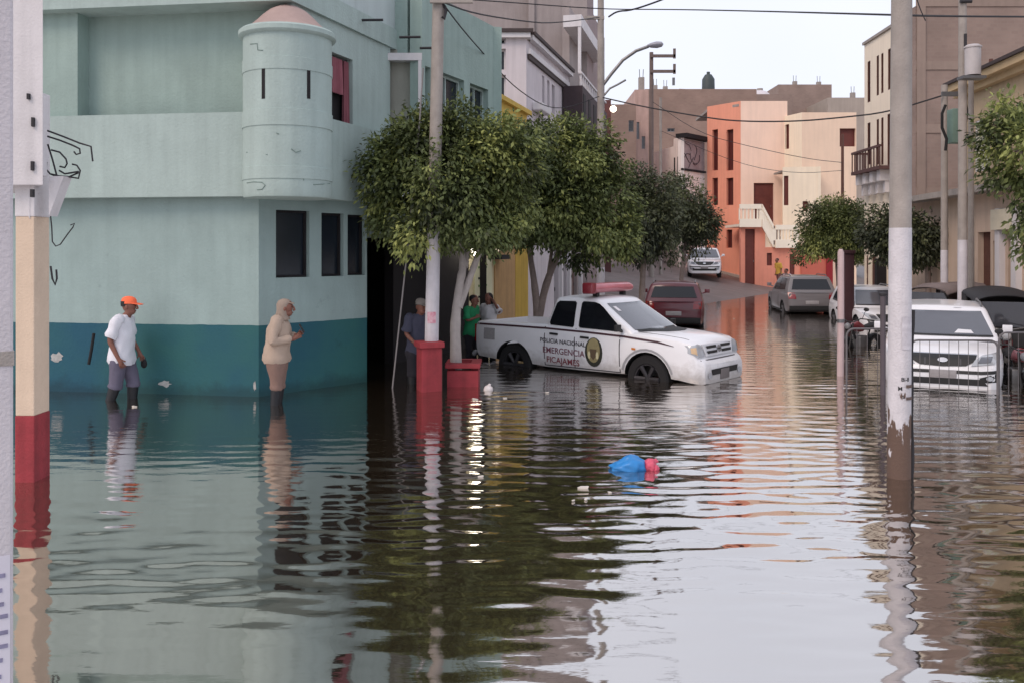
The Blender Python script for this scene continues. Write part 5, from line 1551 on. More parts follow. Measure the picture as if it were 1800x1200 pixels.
    def wheels(s, pos, rad, hw, wid=.22, rim=None):
        for wx, wz in pos:
            for sg in (1, -1):
                m = MB(); y1 = sg * (hw - .03); y0 = sg * (hw - .03 - wid)
                m.lathe([(rad * .55, y0), (rad * .9, y0), (rad, y0 + sg * .04), (rad, y1 - sg * .04), (rad * .93, y1), (rad * .66, y1 + sg * .003), (rad * .62, y1 - sg * .01)], (wx, 0, wz), 28, axis='y')
                t = m.build('wheel', M_tyre, s.r, world=False)
                m = MB(); m.lathe([(0, y1 - sg * .02), (rad * .14, y1 - sg * .02), (rad * .16, y1 - sg * .05), (rad * .18, y1 - sg * .07)], (wx, 0, wz), 16, axis='y')
                for k in range(6):
                    a = k * math.pi / 3; c, sn = math.cos(a), math.sin(a); p, q = Vector((wx + .1 * rad * c, y1 - sg * .04, wz + .1 * rad * sn)), Vector((wx + .6 * rad * c, y1 - sg * .015, wz + .6 * rad * sn))
                    m.tube([p, q], [.035, .045], 6)
                m.lathe([(rad * .62, y1 - sg * .02), (rad * .57, y1 - sg * .02), (rad * .55, y1 - sg * .1)], (wx, 0, wz), 28, axis='y')
                m.build('rim', rim or M_rim, t, world=False)
    def box(s, name, m_, a, b, bevel=.0, parent=None):
        m = MB(); m.box(a, b); return m.build(name, m_, parent or s.r, smooth=35 if bevel else 0, bevel=bevel, world=False)
    def mirror(s, x, y, z, sg, m_=None):
        m = MB(); m.tube([(x, y, z - .02), (x + .02, y + sg * .09, z)], .025, 8); m.box((x - .035, y + sg * .07, z - .01), (x + .035, y + sg * .22, z + .11))
        return m.build('wing_mirror', m_ or s.paint, s.r, world=False, bevel=.022)

def ellipse(cx, cy, rx, ry, n=20): return [(cx + rx * math.cos(2 * math.pi * i / n), cy + ry * math.sin(2 * math.pi * i / n)) for i in range(n)]

def mat_muddy():
    m = mat('muddy_white_paint', (226, 226, 230), .34, .03, 3, spec=.5, coat=.5)
    t = m.node_tree; b = t.nodes['Principled BSDF']; src = b.inputs['Base Color'].links[0].from_socket
    tc = t.nodes.new('ShaderNodeTexCoord'); sp = t.nodes.new('ShaderNodeSeparateXYZ'); t.links.new(tc.outputs['Object'], sp.inputs[0])
    n = t.nodes.new('ShaderNodeTexNoise'); n.inputs['Scale'].default_value = 7; n.inputs['Detail'].default_value = 8; n.inputs['Roughness'].default_value = .7; t.links.new(tc.outputs['Object'], n.inputs['Vector'])
    a = t.nodes.new('ShaderNodeMath'); a.operation = 'MULTIPLY_ADD'; a.inputs[1].default_value = .55; t.links.new(n.outputs['Fac'], a.inputs[0]); t.links.new(sp.outputs[2], a.inputs[2])
    r = t.nodes.new('ShaderNodeMapRange'); r.inputs[1].default_value = .68; r.inputs[2].default_value = 1.02; r.inputs[3].default_value = .62; r.inputs[4].default_value = .0; t.links.new(a.outputs[0], r.inputs[0])
    mx = t.nodes.new('ShaderNodeMix'); mx.data_type = 'RGBA'; mx.inputs['B'].default_value = (*lin((132, 122, 112)), 1)
    t.links.new(r.outputs[0], mx.inputs['Factor']); t.links.new(src, mx.inputs['A']); t.links.new(mx.outputs['Result'], b.inputs['Base Color'])
    return m

def pickup():
    head = math.radians(-40)
    d = Vector((math.cos(head), math.sin(head)))
    fw = Vector(((1139 - CX) * 15.1 / FPX, 15.1)) + Vector((-d.y, d.x)) * .78   # front axle centre
    k = .957
    loc = fw - d * 1.58 * k
    c = Car('pickup_truck', 'white police pickup with red roof bar and black lettering on its doors', 'pickup', (loc.x, loc.y, -.36), head, mat_muddy())
    c.r.scale = (k, k, k)
    st = [(-2.55, .62, 1.02, .76, 0), (-2.53, .55, 1.20, .83, 0), (-2.45, .48, 1.22, .865, 0), (-1.9, .44, 1.23, .88, 0), (-1.0, .42, 1.235, .885, 0), (-.70, .40, 1.235, .885, 0), (.2, .40, 1.20, .885, 0), (.85, .41, 1.19, .885, .02), (1.15, .42, 1.19, .88, .04),
          (1.5, .42, 1.175, .875, .055), (1.9, .42, 1.15, .865, .05), (2.2, .40, 1.12, .855, .04), (2.38, .37, 1.085, .835, .03), (2.475, .36, 1.03, .81, .01), (2.53, .36, .82, .78, 0), (2.61, .36, .76, .75, 0), (2.65, .38, .70, .71, 0)]
    W = [(1.58, .40), (-1.50, .40)]
    c.body(st, W, .475, [((-2.42, -.72, .78), (-.74, .72, 1.6))], hw=.88)
    c.cabin(1.14, 1.80, (-.74, 1.36), (-.56, .42), .83, .67, .075)
    c.bvh()
    # side windows on both flanks, windscreen and rear light
    for ax in ('y-', 'y+'):
        c.decal('rear_side_window', M_cglass, ax, [(-.62, 1.28), (-.59, 1.235), (-.06, 1.215), (-.04, 1.25), (-.05, 1.67), (-.09, 1.70), (-.46, 1.695), (-.52, 1.65)], .006)
        c.decal('front_side_window', M_cglass, ax, [(.07, 1.25), (.10, 1.215), (1.02, 1.19), (1.06, 1.22), (.58, 1.60), (.47, 1.67), (.36, 1.70), (.10, 1.705), (.07, 1.67)], .006)
        for x in (-.70, .015, 1.02):
            zt = 1.2 if x < .9 else 1.12
            c.decal('panel_gap', M_seam, ax, [(x - .009, .46), (x + .009, .46), (x + .009, zt), (x - .009, zt)], .002)
        c.decal('sill_gap', M_seam, ax, [(-.70, .455), (1.02, .455), (1.02, .475), (-.70, .475)], .002, 4)
        stripe = [(-2.50, 1.145), (-1.6, 1.15), (-.7, 1.15), (.2, 1.13), (1.1, 1.10), (1.8, 1.045), (2.12, 1.0)]
        c.decal('waist_stripe', mat('plum_stripe', (62, 34, 44), .5, .05, 3), ax, stripe + [(x, z + (.034 if x < 1.9 else .008)) for x, z in stripe[::-1]], .004, 4)
        for x, z in ((-.56, 1.055), (.16, 1.03)): c.decal('door_handle', M_trim, ax, [(x, z), (x + .19, z - .006), (x + .19, z + .032), (x, z + .038)], .012, 2, thick=.02)
        c.decal('fuel_flap', mat('grey_sticker', (150, 148, 150), .6, .1, 20), ax, [(-2.28, .86), (-1.98, .86), (-1.98, 1.09), (-2.28, 1.09)], .004, 2)
        # round crest: dark green ring, pale gold field, small shield
        cx, cz = .46, .79
        cr = c.decal('crest', mat('crest_green', (42, 44, 36), .6, .08, 10), ax, ellipse(cx, cz, .195, .27), .004, 3)
        c.decal('crest_field', mat('crest_gold', (142, 132, 96), .6, .15, 14), ax, ellipse(cx, cz + .035, .145, .225), .011, 3, cr)
        c.decal('crest_shield', mat('crest_shield', (92, 76, 58), .6, .15, 14), ax, [(cx - .075, cz + .06), (cx + .075, cz + .06), (cx + .07, cz - .06), (cx, cz - .14), (cx - .07, cz - .06)], .018, 2, cr)
        for sx in (-.09, .09): c.decal('crest_wreath', mat('crest_pale', (206, 198, 160), .6, .1, 14), ax, ellipse(cx + sx, cz - .05, .028, .07, 10), .018, 2, cr)
        c.decal('side_indicator', mat('amber_lens', (196, 120, 50), .3, .05, 8), ax, [(1.28, .90), (1.36, .895), (1.36, .93), (1.28, .935)], .008, 1)
    fl = {'y-': 1, 'y+': -1}
    for ax in ('y-', 'y+'):
        f = fl[ax]
        c.text('POLICIA NACIONAL', .118, mat('black_vinyl', (40, 34, 42), .6, 0), ax, (-.26, .925), slant=(1, -.03 * f), flip=f)
        c.text('EMERGENCIA', .165, mat('wine_vinyl', (116, 72, 86), .6, .1, 20), ax, (-.24, .745), slant=(1, -.02 * f), flip=f)
        c.text('FICAJAMES', .165, mat('red_vinyl', (122, 56, 66), .6, .2, 16), ax, (-.26, .565), slant=(1, -.03 * f), flip=f)
    # windscreen: projected from the front
    c.decal('windscreen', M_wind, 'x+', [(-.70, 1.225), (.70, 1.225), (.66, 1.4), (.585, 1.68), (-.585, 1.68), (-.66, 1.4)], .006, 4)
    c.decal('rear_window', M_cglass, 'x-', [(-.6, 1.32), (.6, 1.32), (.53, 1.66), (-.53, 1.66)], .006, 3)
    c.decal('wiper', M_trim, 'x+', [(-.66, 1.205), (.66, 1.205), (.66, 1.232), (-.66, 1.232)], .012, 4)
    c.decal('sticker', mat('white_sticker', (226, 222, 226), .6, .05, 20), 'x+', [(-.55, 1.54), (-.48, 1.54), (-.48, 1.62), (-.55, 1.62)], .012, 1)
    # face
    g = c.decal('grille', M_white_plastic, 'x+', [(-.48, .84), (.48, .84), (.56, 1.035), (-.56, 1.035)], .012, 3, thick=.02)
    for sg in (1, -1):
        for z in (.875, .96): c.decal('grille_slot', M_trim, 'x+', [(sg * .09, z), (sg * .43, z), (sg * .46, z + .045), (sg * .09, z + .045)][::sg], .036, 2, g)
        hl = c.decal('headlight', M_lens, 'x+', [(sg * .54, .84), (sg * .78, .84), (sg * .83, .91), (sg * .82, 1.03), (sg * .64, 1.05), (sg * .57, 1.02)][::sg], .010, 3, thick=.012)
        c.decal('indicator', mat('pale_amber_lens', (206, 176, 140), .3, .05, 8), 'x+', [(sg * .765, .87), (sg * .815, .91), (sg * .81, .99), (sg * .765, 1.005)][::sg], .026, 2, hl)  # pale amber lens colour, no emission
        c.decal('fog_lamp', M_lens, 'x+', ellipse(sg * .56, .52, .065, .055, 12), .012, 2)
    c.decal('badge', M_chrome, 'x+', ellipse(0, .94, .08, .058, 18), .040, 2, g); c.decal('badge_bar', M_trim, 'x+', [(-.05, .931), (.05, .931), (.05, .949), (-.05, .949)], .050, 1, g)
    c.decal('lower_intake', M_trim, 'x+', [(-.46, .52), (.46, .52), (.50, .62), (-.50, .62)], .008, 3)
    c.decal('bumper_gap', M_seam, 'x+', [(-.72, .775), (.72, .775), (.72, .79), (-.72, .79)], .003, 3)
    for sg in (1, -1):
        c.decal('hood_gap', M_seam, 'z+', [(1.30, sg * .70), (2.30, sg * .64), (2.30, sg * .628), (1.30, sg * .688)][::sg], .002, 4)
        c.decal('wheel_lip', mat('lip_grey', (150, 150, 154), .5, .05, 6), 'y-' if sg < 0 else 'y+', [(1.58 + q * math.cos(a), .40 + q * math.sin(a)) for q, rng_ in ((.535, range(0, 13)), (.50, range(12, -1, -1))) for a in [math.radians(14 + 152 * i / 12) for i in rng_]], .012, 2)
    pl = c.box('number_plate', mat('plate_grey', (110, 104, 104), .5, .08, 10), (2.64, -.16, .42), (2.67, .16, .60), .006)
    rb = MB(); rb.tube([(-2.56, -.85, .55), (-2.62, -.84, .55), (-2.62, .84, .55), (-2.56, .85, .55)], .06, 8); rb.build('rear_bumper', M_chrome, c.r, world=False)
    for sg in (1, -1):
        c.mirror(1.05, sg * .84, 1.22, sg, M_trim)
        t = MB(); t.box((-2.565, sg * .70, .80), (-2.535, sg * .83, 1.15)); t.build('tail_lamp', M_red_l, c.r, smooth=0, world=False)
    c.wheels(W, .42, .885, .26, mat('dark_steel_rim', (52, 50, 54), .6, .15, 8, metal=.3))
    # red beacon bar
    b = MB(); x = .22
    b.tube([(x, -.72, 1.94), (x, -.6, 1.95), (x, 0, 1.955), (x, .6, 1.95), (x, .72, 1.94)], [.09, .12, .12, .12, .09], 12, flat=.8); bar = b.build('beacon_bar', mat('faded_red_lens', (186, 106, 114), .3, .12, 5, coat=.5), c.r, world=False)
    c.box('beacon_end', mat('deep_red_lens', (128, 42, 52), .3, .1, 5, coat=.5), (x - .115, -.77, 1.85), (x + .115, -.6, 2.06), .03, bar)
    c.box('beacon_mount', M_trim, (x - .05, -.5, 1.79), (x + .05, -.42, 1.87), 0, bar); c.box('beacon_mount', M_trim, (x - .05, .42, 1.79), (x + .05, .5, 1.87), 0, bar)
M_white_plastic = mat('white_plastic', (218, 218, 222), .4, .02, 3)
pickup()

def estate(name, label, cat, loc, head, paint, L=4.3, Wd=1.8, H=1.62, depth=0, suv=True, view='front', dark_low=False):
    """hatchback or SUV with full face and tail"""
    c = Car(name, label, cat, loc, head, paint); h = Wd / 2; f = L / 2
    hz = .98 if suv else .88; belt = hz + .06
    st = [(-f, .50, .84, h * .80, 0), (-f + .04, .42, belt - .06, h * .90, 0), (-f + .18, .34, belt, h * .97, 0), (-f * .5, .30, belt, h, 0), (.2, .30, belt, h, 0), (f - 1.35, .30, belt - .02, h * .995, .02), (f - 1.1, .30, hz, h * .99, .04), (f - .7, .30, hz - .03, h * .98, .05), (f - .32, .28, hz - .10, h * .94, .035), (f - .14, .25, hz - .18, h * .88, .015), (f - .04, .24, hz - .32, h * .80, 0), (f, .27, hz - .44, h * .74, 0)]
    W = [(f - .88, .34), (-f + .82, .34)]
    c.body(st, W, .39, hw=h); c.cabin(belt - .03, H, (-f + .10, f - 1.15), (-f + .45, f - 1.95), h * .95, h * .77, .08)
    c.bvh()
    zt = H - .09
    for ax in ('y-', 'y+'):
        c.decal('side_window', M_cglass, ax, [(-f + .55, belt + .07), (-f + 1.45, belt + .03), (-f + 1.45, zt), (-f + .75, zt - .03)], .006)
        c.decal('side_window', M_cglass, ax, [(-f + 1.52, belt + .03), (f - 1.62, belt + .02), (f - 1.98, zt - .06), (-f + 1.52, zt)], .006)
        for x in (-f + 1.48, f - 1.35): c.decal('panel_gap', M_seam, ax, [(x - .008, .38), (x + .008, .38), (x + .008, belt - .05), (x - .008, belt - .05)], .002)
        c.decal('sill', M_trim, ax, [(-f + 1.22, .32), (f - 1.3, .32), (f - 1.3, .40), (-f + 1.22, .40)], .006, 3)
    k = h * .95; kt = h * .70
    c.decal('windscreen', M_wind, 'x+', [(-k * .90, belt + .06), (k * .90, belt + .06), (kt * .98, zt - .02), (-kt * .98, zt - .02)], .006, 4)
    c.decal('wiper_trough', M_trim, 'x+', [(-k * .9, belt + .03), (k * .9, belt + .03), (k * .9, belt + .055), (-k * .9, belt + .055)], .010, 4)
    c.decal('rear_window', M_cglass, 'x-', [(-k * .80, belt + .08), (k * .80, belt + .08), (kt * .92, zt - .04), (-kt * .92, zt - .04)], .006, 4)
    for sg in (1, -1):
        hl = c.decal('headlight', M_lens, 'x+', [(sg * h * .44, hz - .28), (sg * h * .80, hz - .24), (sg * h * .90, hz - .13), (sg * h * .90, hz - .07), (sg * h * .62, hz - .12), (sg * h * .50, hz - .19)][::sg], .008, 3, thick=.010)
        c.decal('lamp_bowl', mat('bowl_grey', (96, 98, 106), .2, .1, 12, coat=.6), 'x+', [(sg * h * .54, hz - .24), (sg * h * .74, hz - .22), (sg * h * .78, hz - .14), (sg * h * .60, hz - .15)][::sg], .022, 2, hl)  # plain grey bowl inside the headlight
        fg = c.decal('fog_recess', M_trim, 'x+', [(sg * h * .56, .52), (sg * h * .84, .60), (sg * h * .82, .46), (sg * h * .62, .45)][::sg], .008, 2)
        c.decal('fog_lamp', M_lens, 'x+', ellipse(sg * h * .72, .52, .05, .035, 12), .02, 2, fg)
        c.decal('tail_lamp', M_red_l, 'x-', [(sg * h * .62, belt - .24), (sg * h * .90, belt - .24), (sg * h * .93, belt - .02), (sg * h * .66, belt - .04)][::-sg], .010, 2, thick=.012)
        c.mirror(f - 1.42, sg * h * .94, belt + .12, sg)
        rr = MB(); rr.tube([(-f + .6, sg * h * .70, H - .03), (-f + .75, sg * h * .705, H + .02), (f - 2.1, sg * h * .70, H + .01), (f - 2.0, sg * h * .70, H - .04)], .018, 8)
        rr.build('roof_rail', M_metal, c.r, world=False)
    g = c.decal('grille', M_trim, 'x+', [(-h * .54, hz - .12), (h * .54, hz - .12), (h * .50, hz - .21), (h * .36, hz - .285), (0, hz - .30), (-h * .36, hz - .285), (-h * .50, hz - .21)], .008, 3)
    for x in (-.26, .26): c.decal('grille_rib', mat('rib_grey', (60, 60, 66), .5, 0), 'x+', [(x - .012, hz - .28), (x + .012, hz - .28), (x + .012, hz - .18), (x - .012, hz - .18)], .016, 1, g)
    c.decal('grille_trim', M_chrome, 'x+', [(-h * .54, hz - .12), (h * .54, hz - .12), (h * .54, hz - .108), (-h * .54, hz - .108)], .012, 3, g)
    bd = c.decal('badge', M_chrome, 'x+', ellipse(0, hz - .205, .075, .036, 18), .022, 2, g)
    li = c.decal('lower_intake', M_trim, 'x+', [(-h * .70, .40), (h * .70, .40), (h * .60, .50), (-h * .60, .50)], .006, 3)
    c.decal('bumper_line', M_trim, 'x+', [(-h * .86, .60), (-h * .6, .575), (h * .6, .575), (h * .86, .60), (h * .86, .65), (h * .6, .625), (-h * .6, .625), (-h * .86, .65)], .006, 4)
    pm = mat('pale_plate', (150, 146, 148), .5, .12, 16)
    c.box('number_plate', pm, (f - .03, -.20, .50), (f + .02, .20, .63), .006); c.box('number_plate', pm, (-f - .012, -.22, .62), (-f + .04, .22, .74), .006)
    c.decal('rear_bumper', M_trim, 'x-', [(-h * .86, .36), (h * .86, .36), (h * .88, .56), (-h * .88, .56)], .010, 3, thick=.03)
    c.wheels(W, .335, h, .2, mat('dull_rim', (92, 92, 96), .5, .1, 8, metal=.4))
    return c, bd, (f, h, hz, belt)

def cars():
    # white SUV facing the camera, beside the barrier
    a = math.radians(-90 - 25); hd = Vector((math.cos(a), math.sin(a)))
    fc = Vector(PX(1657, 0, 14.35)[:2]); loc = fc - hd * 2.2
    c, bd, (f, h, hz, belt) = estate('parked_car', 'white SUV facing us behind the steel barrier, right of the big pole', 'car', (loc.x, loc.y, -.35), a, M_carw, 4.44, 1.86, 1.58)
    c.text('KIA', .052, M_trim, 'x+', (0, hz - .205), 'badge_letters', parent=bd, off=.032)
    for q, z in ((-.62, 1.36), (.2, 1.52)): c.decal('sticker', M_white_plastic, 'x+', [(q * 1.02, z), (q * 1.02 + .12, z), (q * 1.02 + .1, z + .09), (q * 1.02 + .02, z + .09)], .010, 1)
    c.decal('dashboard_paper', M_white_plastic, 'x+', [(.2, 1.12), (.5, 1.12), (.46, 1.17), (.26, 1.18)], .010, 1)
    # red car, tail towards us
    a = math.radians(78); hd = Vector((math.cos(a), math.sin(a))); rc = Vector(PX(1184, 0, 25.3)[:2]); loc = rc + hd * 2.0
    estate('parked_car', 'dark red hatchback seen from behind past the white pickup', 'car', (loc.x, loc.y, -.28), a, M_carred, 4.0, 1.72, 1.56)
    # grey SUV
    a = math.radians(84); hd = Vector((math.cos(a), math.sin(a))); rc = Vector(PX(1428, 0, 30.5)[:2]); loc = rc + hd * 2.05
    estate('parked_car', 'dusty grey SUV seen from behind under the broad round tree', 'car', (loc.x, loc.y, -.28), a, M_cargrey, 4.1, 1.74, 1.6)
    # far white car coming down the slope
    a = math.radians(-102); x, y = PX(1238, 0, 48.5)[:2]
    c, *_ = estate('parked_car', 'far white car facing us on the dry slope beside orange house', 'car', (x, y, gz(x, y) - .0), a, M_carw, 4.2, 1.8, 1.62)
    c.r.rotation_euler = (0, 0, a)
    # white car behind the pole
    a = math.radians(-96); x, y = PX(1535, 0, 26.8)[:2]
    estate('parked_car', 'white car largely hidden behind the big pole', 'car', (x, y, -.38), a, M_carw, 4.2, 1.72, 1.5, suv=False)
cars()

def mototaxi(label, loc, head, canvas, front=True):
    r = thing('mototaxi', label, 'mototaxi', (loc[0], loc[1], -.4), head, 'mototaxis on the right')
    def B(name, mb, m_, p=None, **k): return mb.build(name, m_, p or r, world=False, **k)
    # canopy: arched canvas over a passenger cabin, open front with windscreen
    m = MB(); prof = []
    for i in range(11):
        t = math.pi * i / 10; prof.append((.62 * math.cos(t) if 0 < i < 10 else (.62 if i == 0 else -.62), 1.62 + .16 * math.sin(t)))
    for x0, x1, dz0, dz1 in ((-1.25, .55, .02, .0), (.55, 1.0, .0, -.1)):
        A = [(x0, y, z + dz0) for y, z in prof]; Bp = [(x1, y * (1 if x1 < .9 else .9), z + dz1) for y, z in prof]
        m.add(A + Bp, [(i, i + 1, 12 + i, 11 + i) for i in range(10)])
        A2 = [(x, y, z - .02) for x, y, z in A]; B2 = [(x, y, z - .02) for x, y, z in Bp]
        m.add(A2 + B2, [(i, 11 + i, 12 + i, i + 1) for i in range(10)])
    B('canopy', m, canvas, smooth=50)
    m = MB()
    for sg in (1, -1): m.hexa([(-1.25, sg * .60, .5), (-.1, sg * .60, .5), (-.1, sg * .62, .5), (-1.25, sg * .62, .5), (-1.25, sg * .60, 1.64), (-.3, sg * .60, 1.62), (-.3, sg * .62, 1.62), (-1.25, sg * .62, 1.64)])
    m.box((-1.27, -.6, .5), (-1.24, .6, 1.66)); B('side_curtain', m, canvas, smooth=0)
    m = MB(); m.hexa([(.62, -.52, 1.02), (.68, -.52, 1.02), (.68, .52, 1.02), (.62, .52, 1.02), (.90, -.46, 1.52), (.92, -.46, 1.52), (.92, .46, 1.52), (.90, .46, 1.52)][0:4] + [(.96, -.46, 1.55), (.98, -.46, 1.55), (.98, .46, 1.55), (.96, .46, 1.55)]); B('windscreen', m, M_wind, smooth=0)
    m = MB()
    for sg in (1, -1):
        m.tube([(.66, sg * .53, .95), (.98, sg * .48, 1.6)], .022, 8); m.tube([(-.2, sg * .6, .5), (-.3, sg * .6, 1.64)], .022, 8); m.tube([(-1.2, sg * .55, .45), (.6, sg * .5, .45)], .03, 8)
    m.tube([(.66, -.53, .98), (.66, .53, .98)], .022, 8); B('frame', m, M_trim)
    m = MB(); m.box((-1.2, -.56, .42), (-.5, .56, .72)); m.box((-1.2, -.56, .72), (-1.05, .56, 1.25)); B('seat', m, mat('seat_vinyl', (58, 44, 46), .6, .1, 6), bevel=.04)
    m = MB(); m.box((.1, -.16, .62), (.75, .16, .80)); m.box((.45, -.1, .45), (.75, .1, .62)); B('tank', m, mat('tank_wine', (110, 36, 44), .4, .06, 4, coat=.4), bevel=.05)
    m = MB(); m.hexa([(.64, -.5, .62), (.72, -.5, .62), (.72, .5, .62), (.64, .5, .62), (.64, -.5, .98), (.70, -.5, .98), (.70, .5, .98), (.64, .5, .98)]); B('apron', m, M_trim, bevel=.02)
    m = MB(); m.tube([(1.0, -.09, .30), (.80, -.09, .95)], .028, 8); m.tube([(1.0, .09, .30), (.80, .09, .95)], .028, 8); m.tube([(.72, -.36, 1.02), (.80, -.1, .98), (.80, .1, .98), (.72, .36, 1.02)], .016, 8); B('fork', m, M_metal)
    m = MB(); m.ellipsoid((.90, 0, .86), (.08, .11, .10), 12, 8); B('headlight', m, M_lens)
    m = MB(); m.lathe([(.29 * math.cos(t), .0) for t in (0,)] , (0, 0, 0), 4) if False else None
    for nm, (x, y) in (('wheel', (1.0, 0)), ('wheel', (-.75, .5)), ('wheel', (-.75, -.5))):
        m = MB(); m.lathe([(.20, y - .05), (.27, y - .055), (.29, y), (.27, y + .055), (.20, y + .05), (.20, y - .05)], (x, 0, .29), 22, axis='y'); wv = B(nm, m, M_tyre)
        m = MB()
        for k in range(8):
            t = k * math.pi / 4; m.tube([(x + .03 * math.cos(t), y, .29 + .03 * math.sin(t)), (x + .2 * math.cos(t), y, .29 + .2 * math.sin(t))], .008, 5)
        m.lathe([(0, y - .04), (.035, y - .04), (.035, y + .04), (0, y + .04)], (x, 0, .29), 10, axis='y'); B('hub', m, M_metal, wv)
    m = MB(); m.lathe([(.31, -.07), (.325, 0), (.31, .07)], (1.0, 0, .29), 14, axis='y', a0=.3, a1=2.6); B('mudguard', m, M_trim)
    return r

def motorbike(label, loc, head):
    r = thing('motorcycle', label, 'motorcycle', (loc[0], loc[1], -.38), head, 'motorcycles in the flood')
    def B(name, mb, m_, p=None, **k): return mb.build(name, m_, p or r, world=False, **k)
    for x in (.64, -.62):
        m = MB(); m.lathe([(.22, -.04), (.29, -.05), (.305, 0), (.29, .05), (.22, .04), (.22, -.04)], (x, 0, .30), 24, axis='y'); wv = B('wheel', m, M_tyre)
        m = MB()
        for k in range(10):
            t = k * math.pi / 5; m.tube([(x + .03 * math.cos(t), 0, .3 + .03 * math.sin(t)), (x + .22 * math.cos(t), 0, .3 + .22 * math.sin(t))], .006, 5)
        m.lathe([(0, -.05), (.04, -.05), (.04, .05), (0, .05)], (x, 0, .3), 10, axis='y'); B('hub', m, M_metal, wv)
    m = MB()
    for sg in (1, -1): m.tube([(.64, sg * .07, .3), (.50, sg * .07, .72), (.44, sg * .07, .92)], .022, 8)
    B('fork', m, M_trim)
    m = MB(); m.tube([(.34, .36, 1.02), (.38, .22, 1.03), (.44, .08, .95), (.44, -.08, .95), (.38, -.22, 1.03), (.34, -.36, 1.02)], .014, 8); B('handlebar', m, M_trim)
    for sg in (1, -1):
        m = MB(); m.tube([(.38, sg * .26, 1.03), (.36, sg * .32, 1.2)], .007, 6); m.ellipsoid((.35, sg * .34, 1.24), (.015, .07, .045), 10, 6); B('mirror', m, M_trim)
    m = MB(); m.tube([(.42, 0, .82), (.2, 0, .84), (-.05, 0, .78)], [.06, .13, .09], 12); B('tank', m, mat('tank_wine', (110, 36, 44)))
    m = MB(); m.tube([(-.02, 0, .80), (-.3, 0, .78), (-.6, 0, .84), (-.75, 0, .86)], [.10, .13, .12, .05], 10, flat=.5); B('seat', m, M_black)
    m = MB(); m.tube([(.44, 0, .88), (.1, 0, .42), (-.3, 0, .40), (-.62, 0, .30)], .03, 8); m.tube([(-.3, 0, .4), (-.45, 0, .76), (.1, 0, .74), (.44, 0, .84)], .022, 8); B('frame', m, M_trim)
    m = MB(); m.box((-.12, -.13, .34), (.22, .13, .62)); B('engine', m, M_metal, bevel=.03)
    m = MB(); m.ellipsoid((.55, 0, .86), (.07, .075, .075), 12, 8); B('headlight', m, mat('dull_lens', (120, 120, 124), .2, .1, 10))
    m = MB(); m.tube([(.1, -.12, .36), (-.2, -.16, .30), (-.75, -.17, .40)], [.02, .035, .045], 8); B('exhaust', m, M_metal)
    for x, a0, a1 in ((.64, .4, 2.4), (-.62, .8, 2.9)):
        m = MB(); m.lathe([(.32, -.06), (.335, 0), (.32, .06)], (x, 0, .30), 12, axis='y', a0=a0, a1=a1); B('mudguard', m, M_trim)
    return r

def small_vehicles():
    x, y = PX(1757, 0, 18.9)[:2]
    mototaxi('black mototaxi with clear windscreen facing us behind the white SUV mirror', (x, y), math.radians(-112), mat('black_canvas', (34, 33, 37), .7, .15, 5))
    x, y = PX(1672, 0, 22.6)[:2]
    mototaxi('mototaxi under a faded grey brown canvas behind white SUV roof', (x, y), math.radians(-150), mat('grey_brown_canvas', (122, 110, 108), .85, .2, 3))
    x, y = PX(1788, 0, 14.9)[:2]
    motorbike('motorcycle at the right frame edge beside the white SUV', (x, y), math.radians(-108))
    x, y = PX(1512, 0, 20.5)[:2]
    motorbike('motorcycle beyond the steel barrier left of the big pole', (x, y), math.radians(-140))
small_vehicles()

def barriers():
    mg = mat('galvanised_steel', (110, 106, 108), .6, .1, 8, metal=.3)
    def one(label, px0, px1, Y, dz, rz):
        x, y = PX(px0, 0, Y)[:2]; w_ = (px1 - px0) * Y / FPX; z0, z1 = -.38, .99
        r = thing('crowd_barrier', label, 'barrier', (x, y, dz), math.radians(rz), group='steel barriers')
        m = MB(); pts = [(0, 0, z0)]
        for i in range(7):
            t = math.pi / 2 * i / 6; pts.append((.12 - .12 * math.cos(t), 0, z1 - .12 + .12 * math.sin(t)))
        for i in range(7):
            t = math.pi / 2 * i / 6; pts.append((w_ - .12 + .12 * math.sin(t), 0, z1 - .12 + .12 * math.cos(t)))
        pts.append((w_, 0, z0)); m.tube(pts, .015, 10); m.tube([(0, 0, -.12), (w_, 0, -.12)], .012, 8); m.build('frame', mg, r, world=False)
        n = round(w_ / .15)
        for i in range(1, n):
            m = MB(); x = w_ * i / n; m.tube([(x, 0, -.12), (x, 0, z1)], .0048, 6); m.build('bar', mg, r, world=False)
        for x in (.2, w_ - .2):
            m = MB(); m.tube([(x, -.3, z0), (x, -.05, -.2), (x, .05, -.2), (x, .3, z0)], .014, 6); m.build('foot', mg, r, world=False)
    one('galvanised steel crowd barrier in the water left of the big pole', 1488, 1596, 13.72, 0, -2)
    one('lower galvanised steel crowd barrier in front of the white SUV hood', 1600, 1752, 13.55, -.16, -1)
    one('steel crowd barrier at the right frame edge beside motorcycle', 1756, 1930, 13.6, -.05, 2)
barriers()

# ------------------------------------------------------------------ people
M_skin = mat('brown_skin', (128, 84, 70), .6, .08, 14)
M_hair = mat('black_hair', (26, 22, 24), .6, .15, 30)
M_eye = mat('dark_eye', (24, 18, 18), .3, 0)
M_boot = mat('rubber_boot', (30, 31, 36), .5, .1, 10)

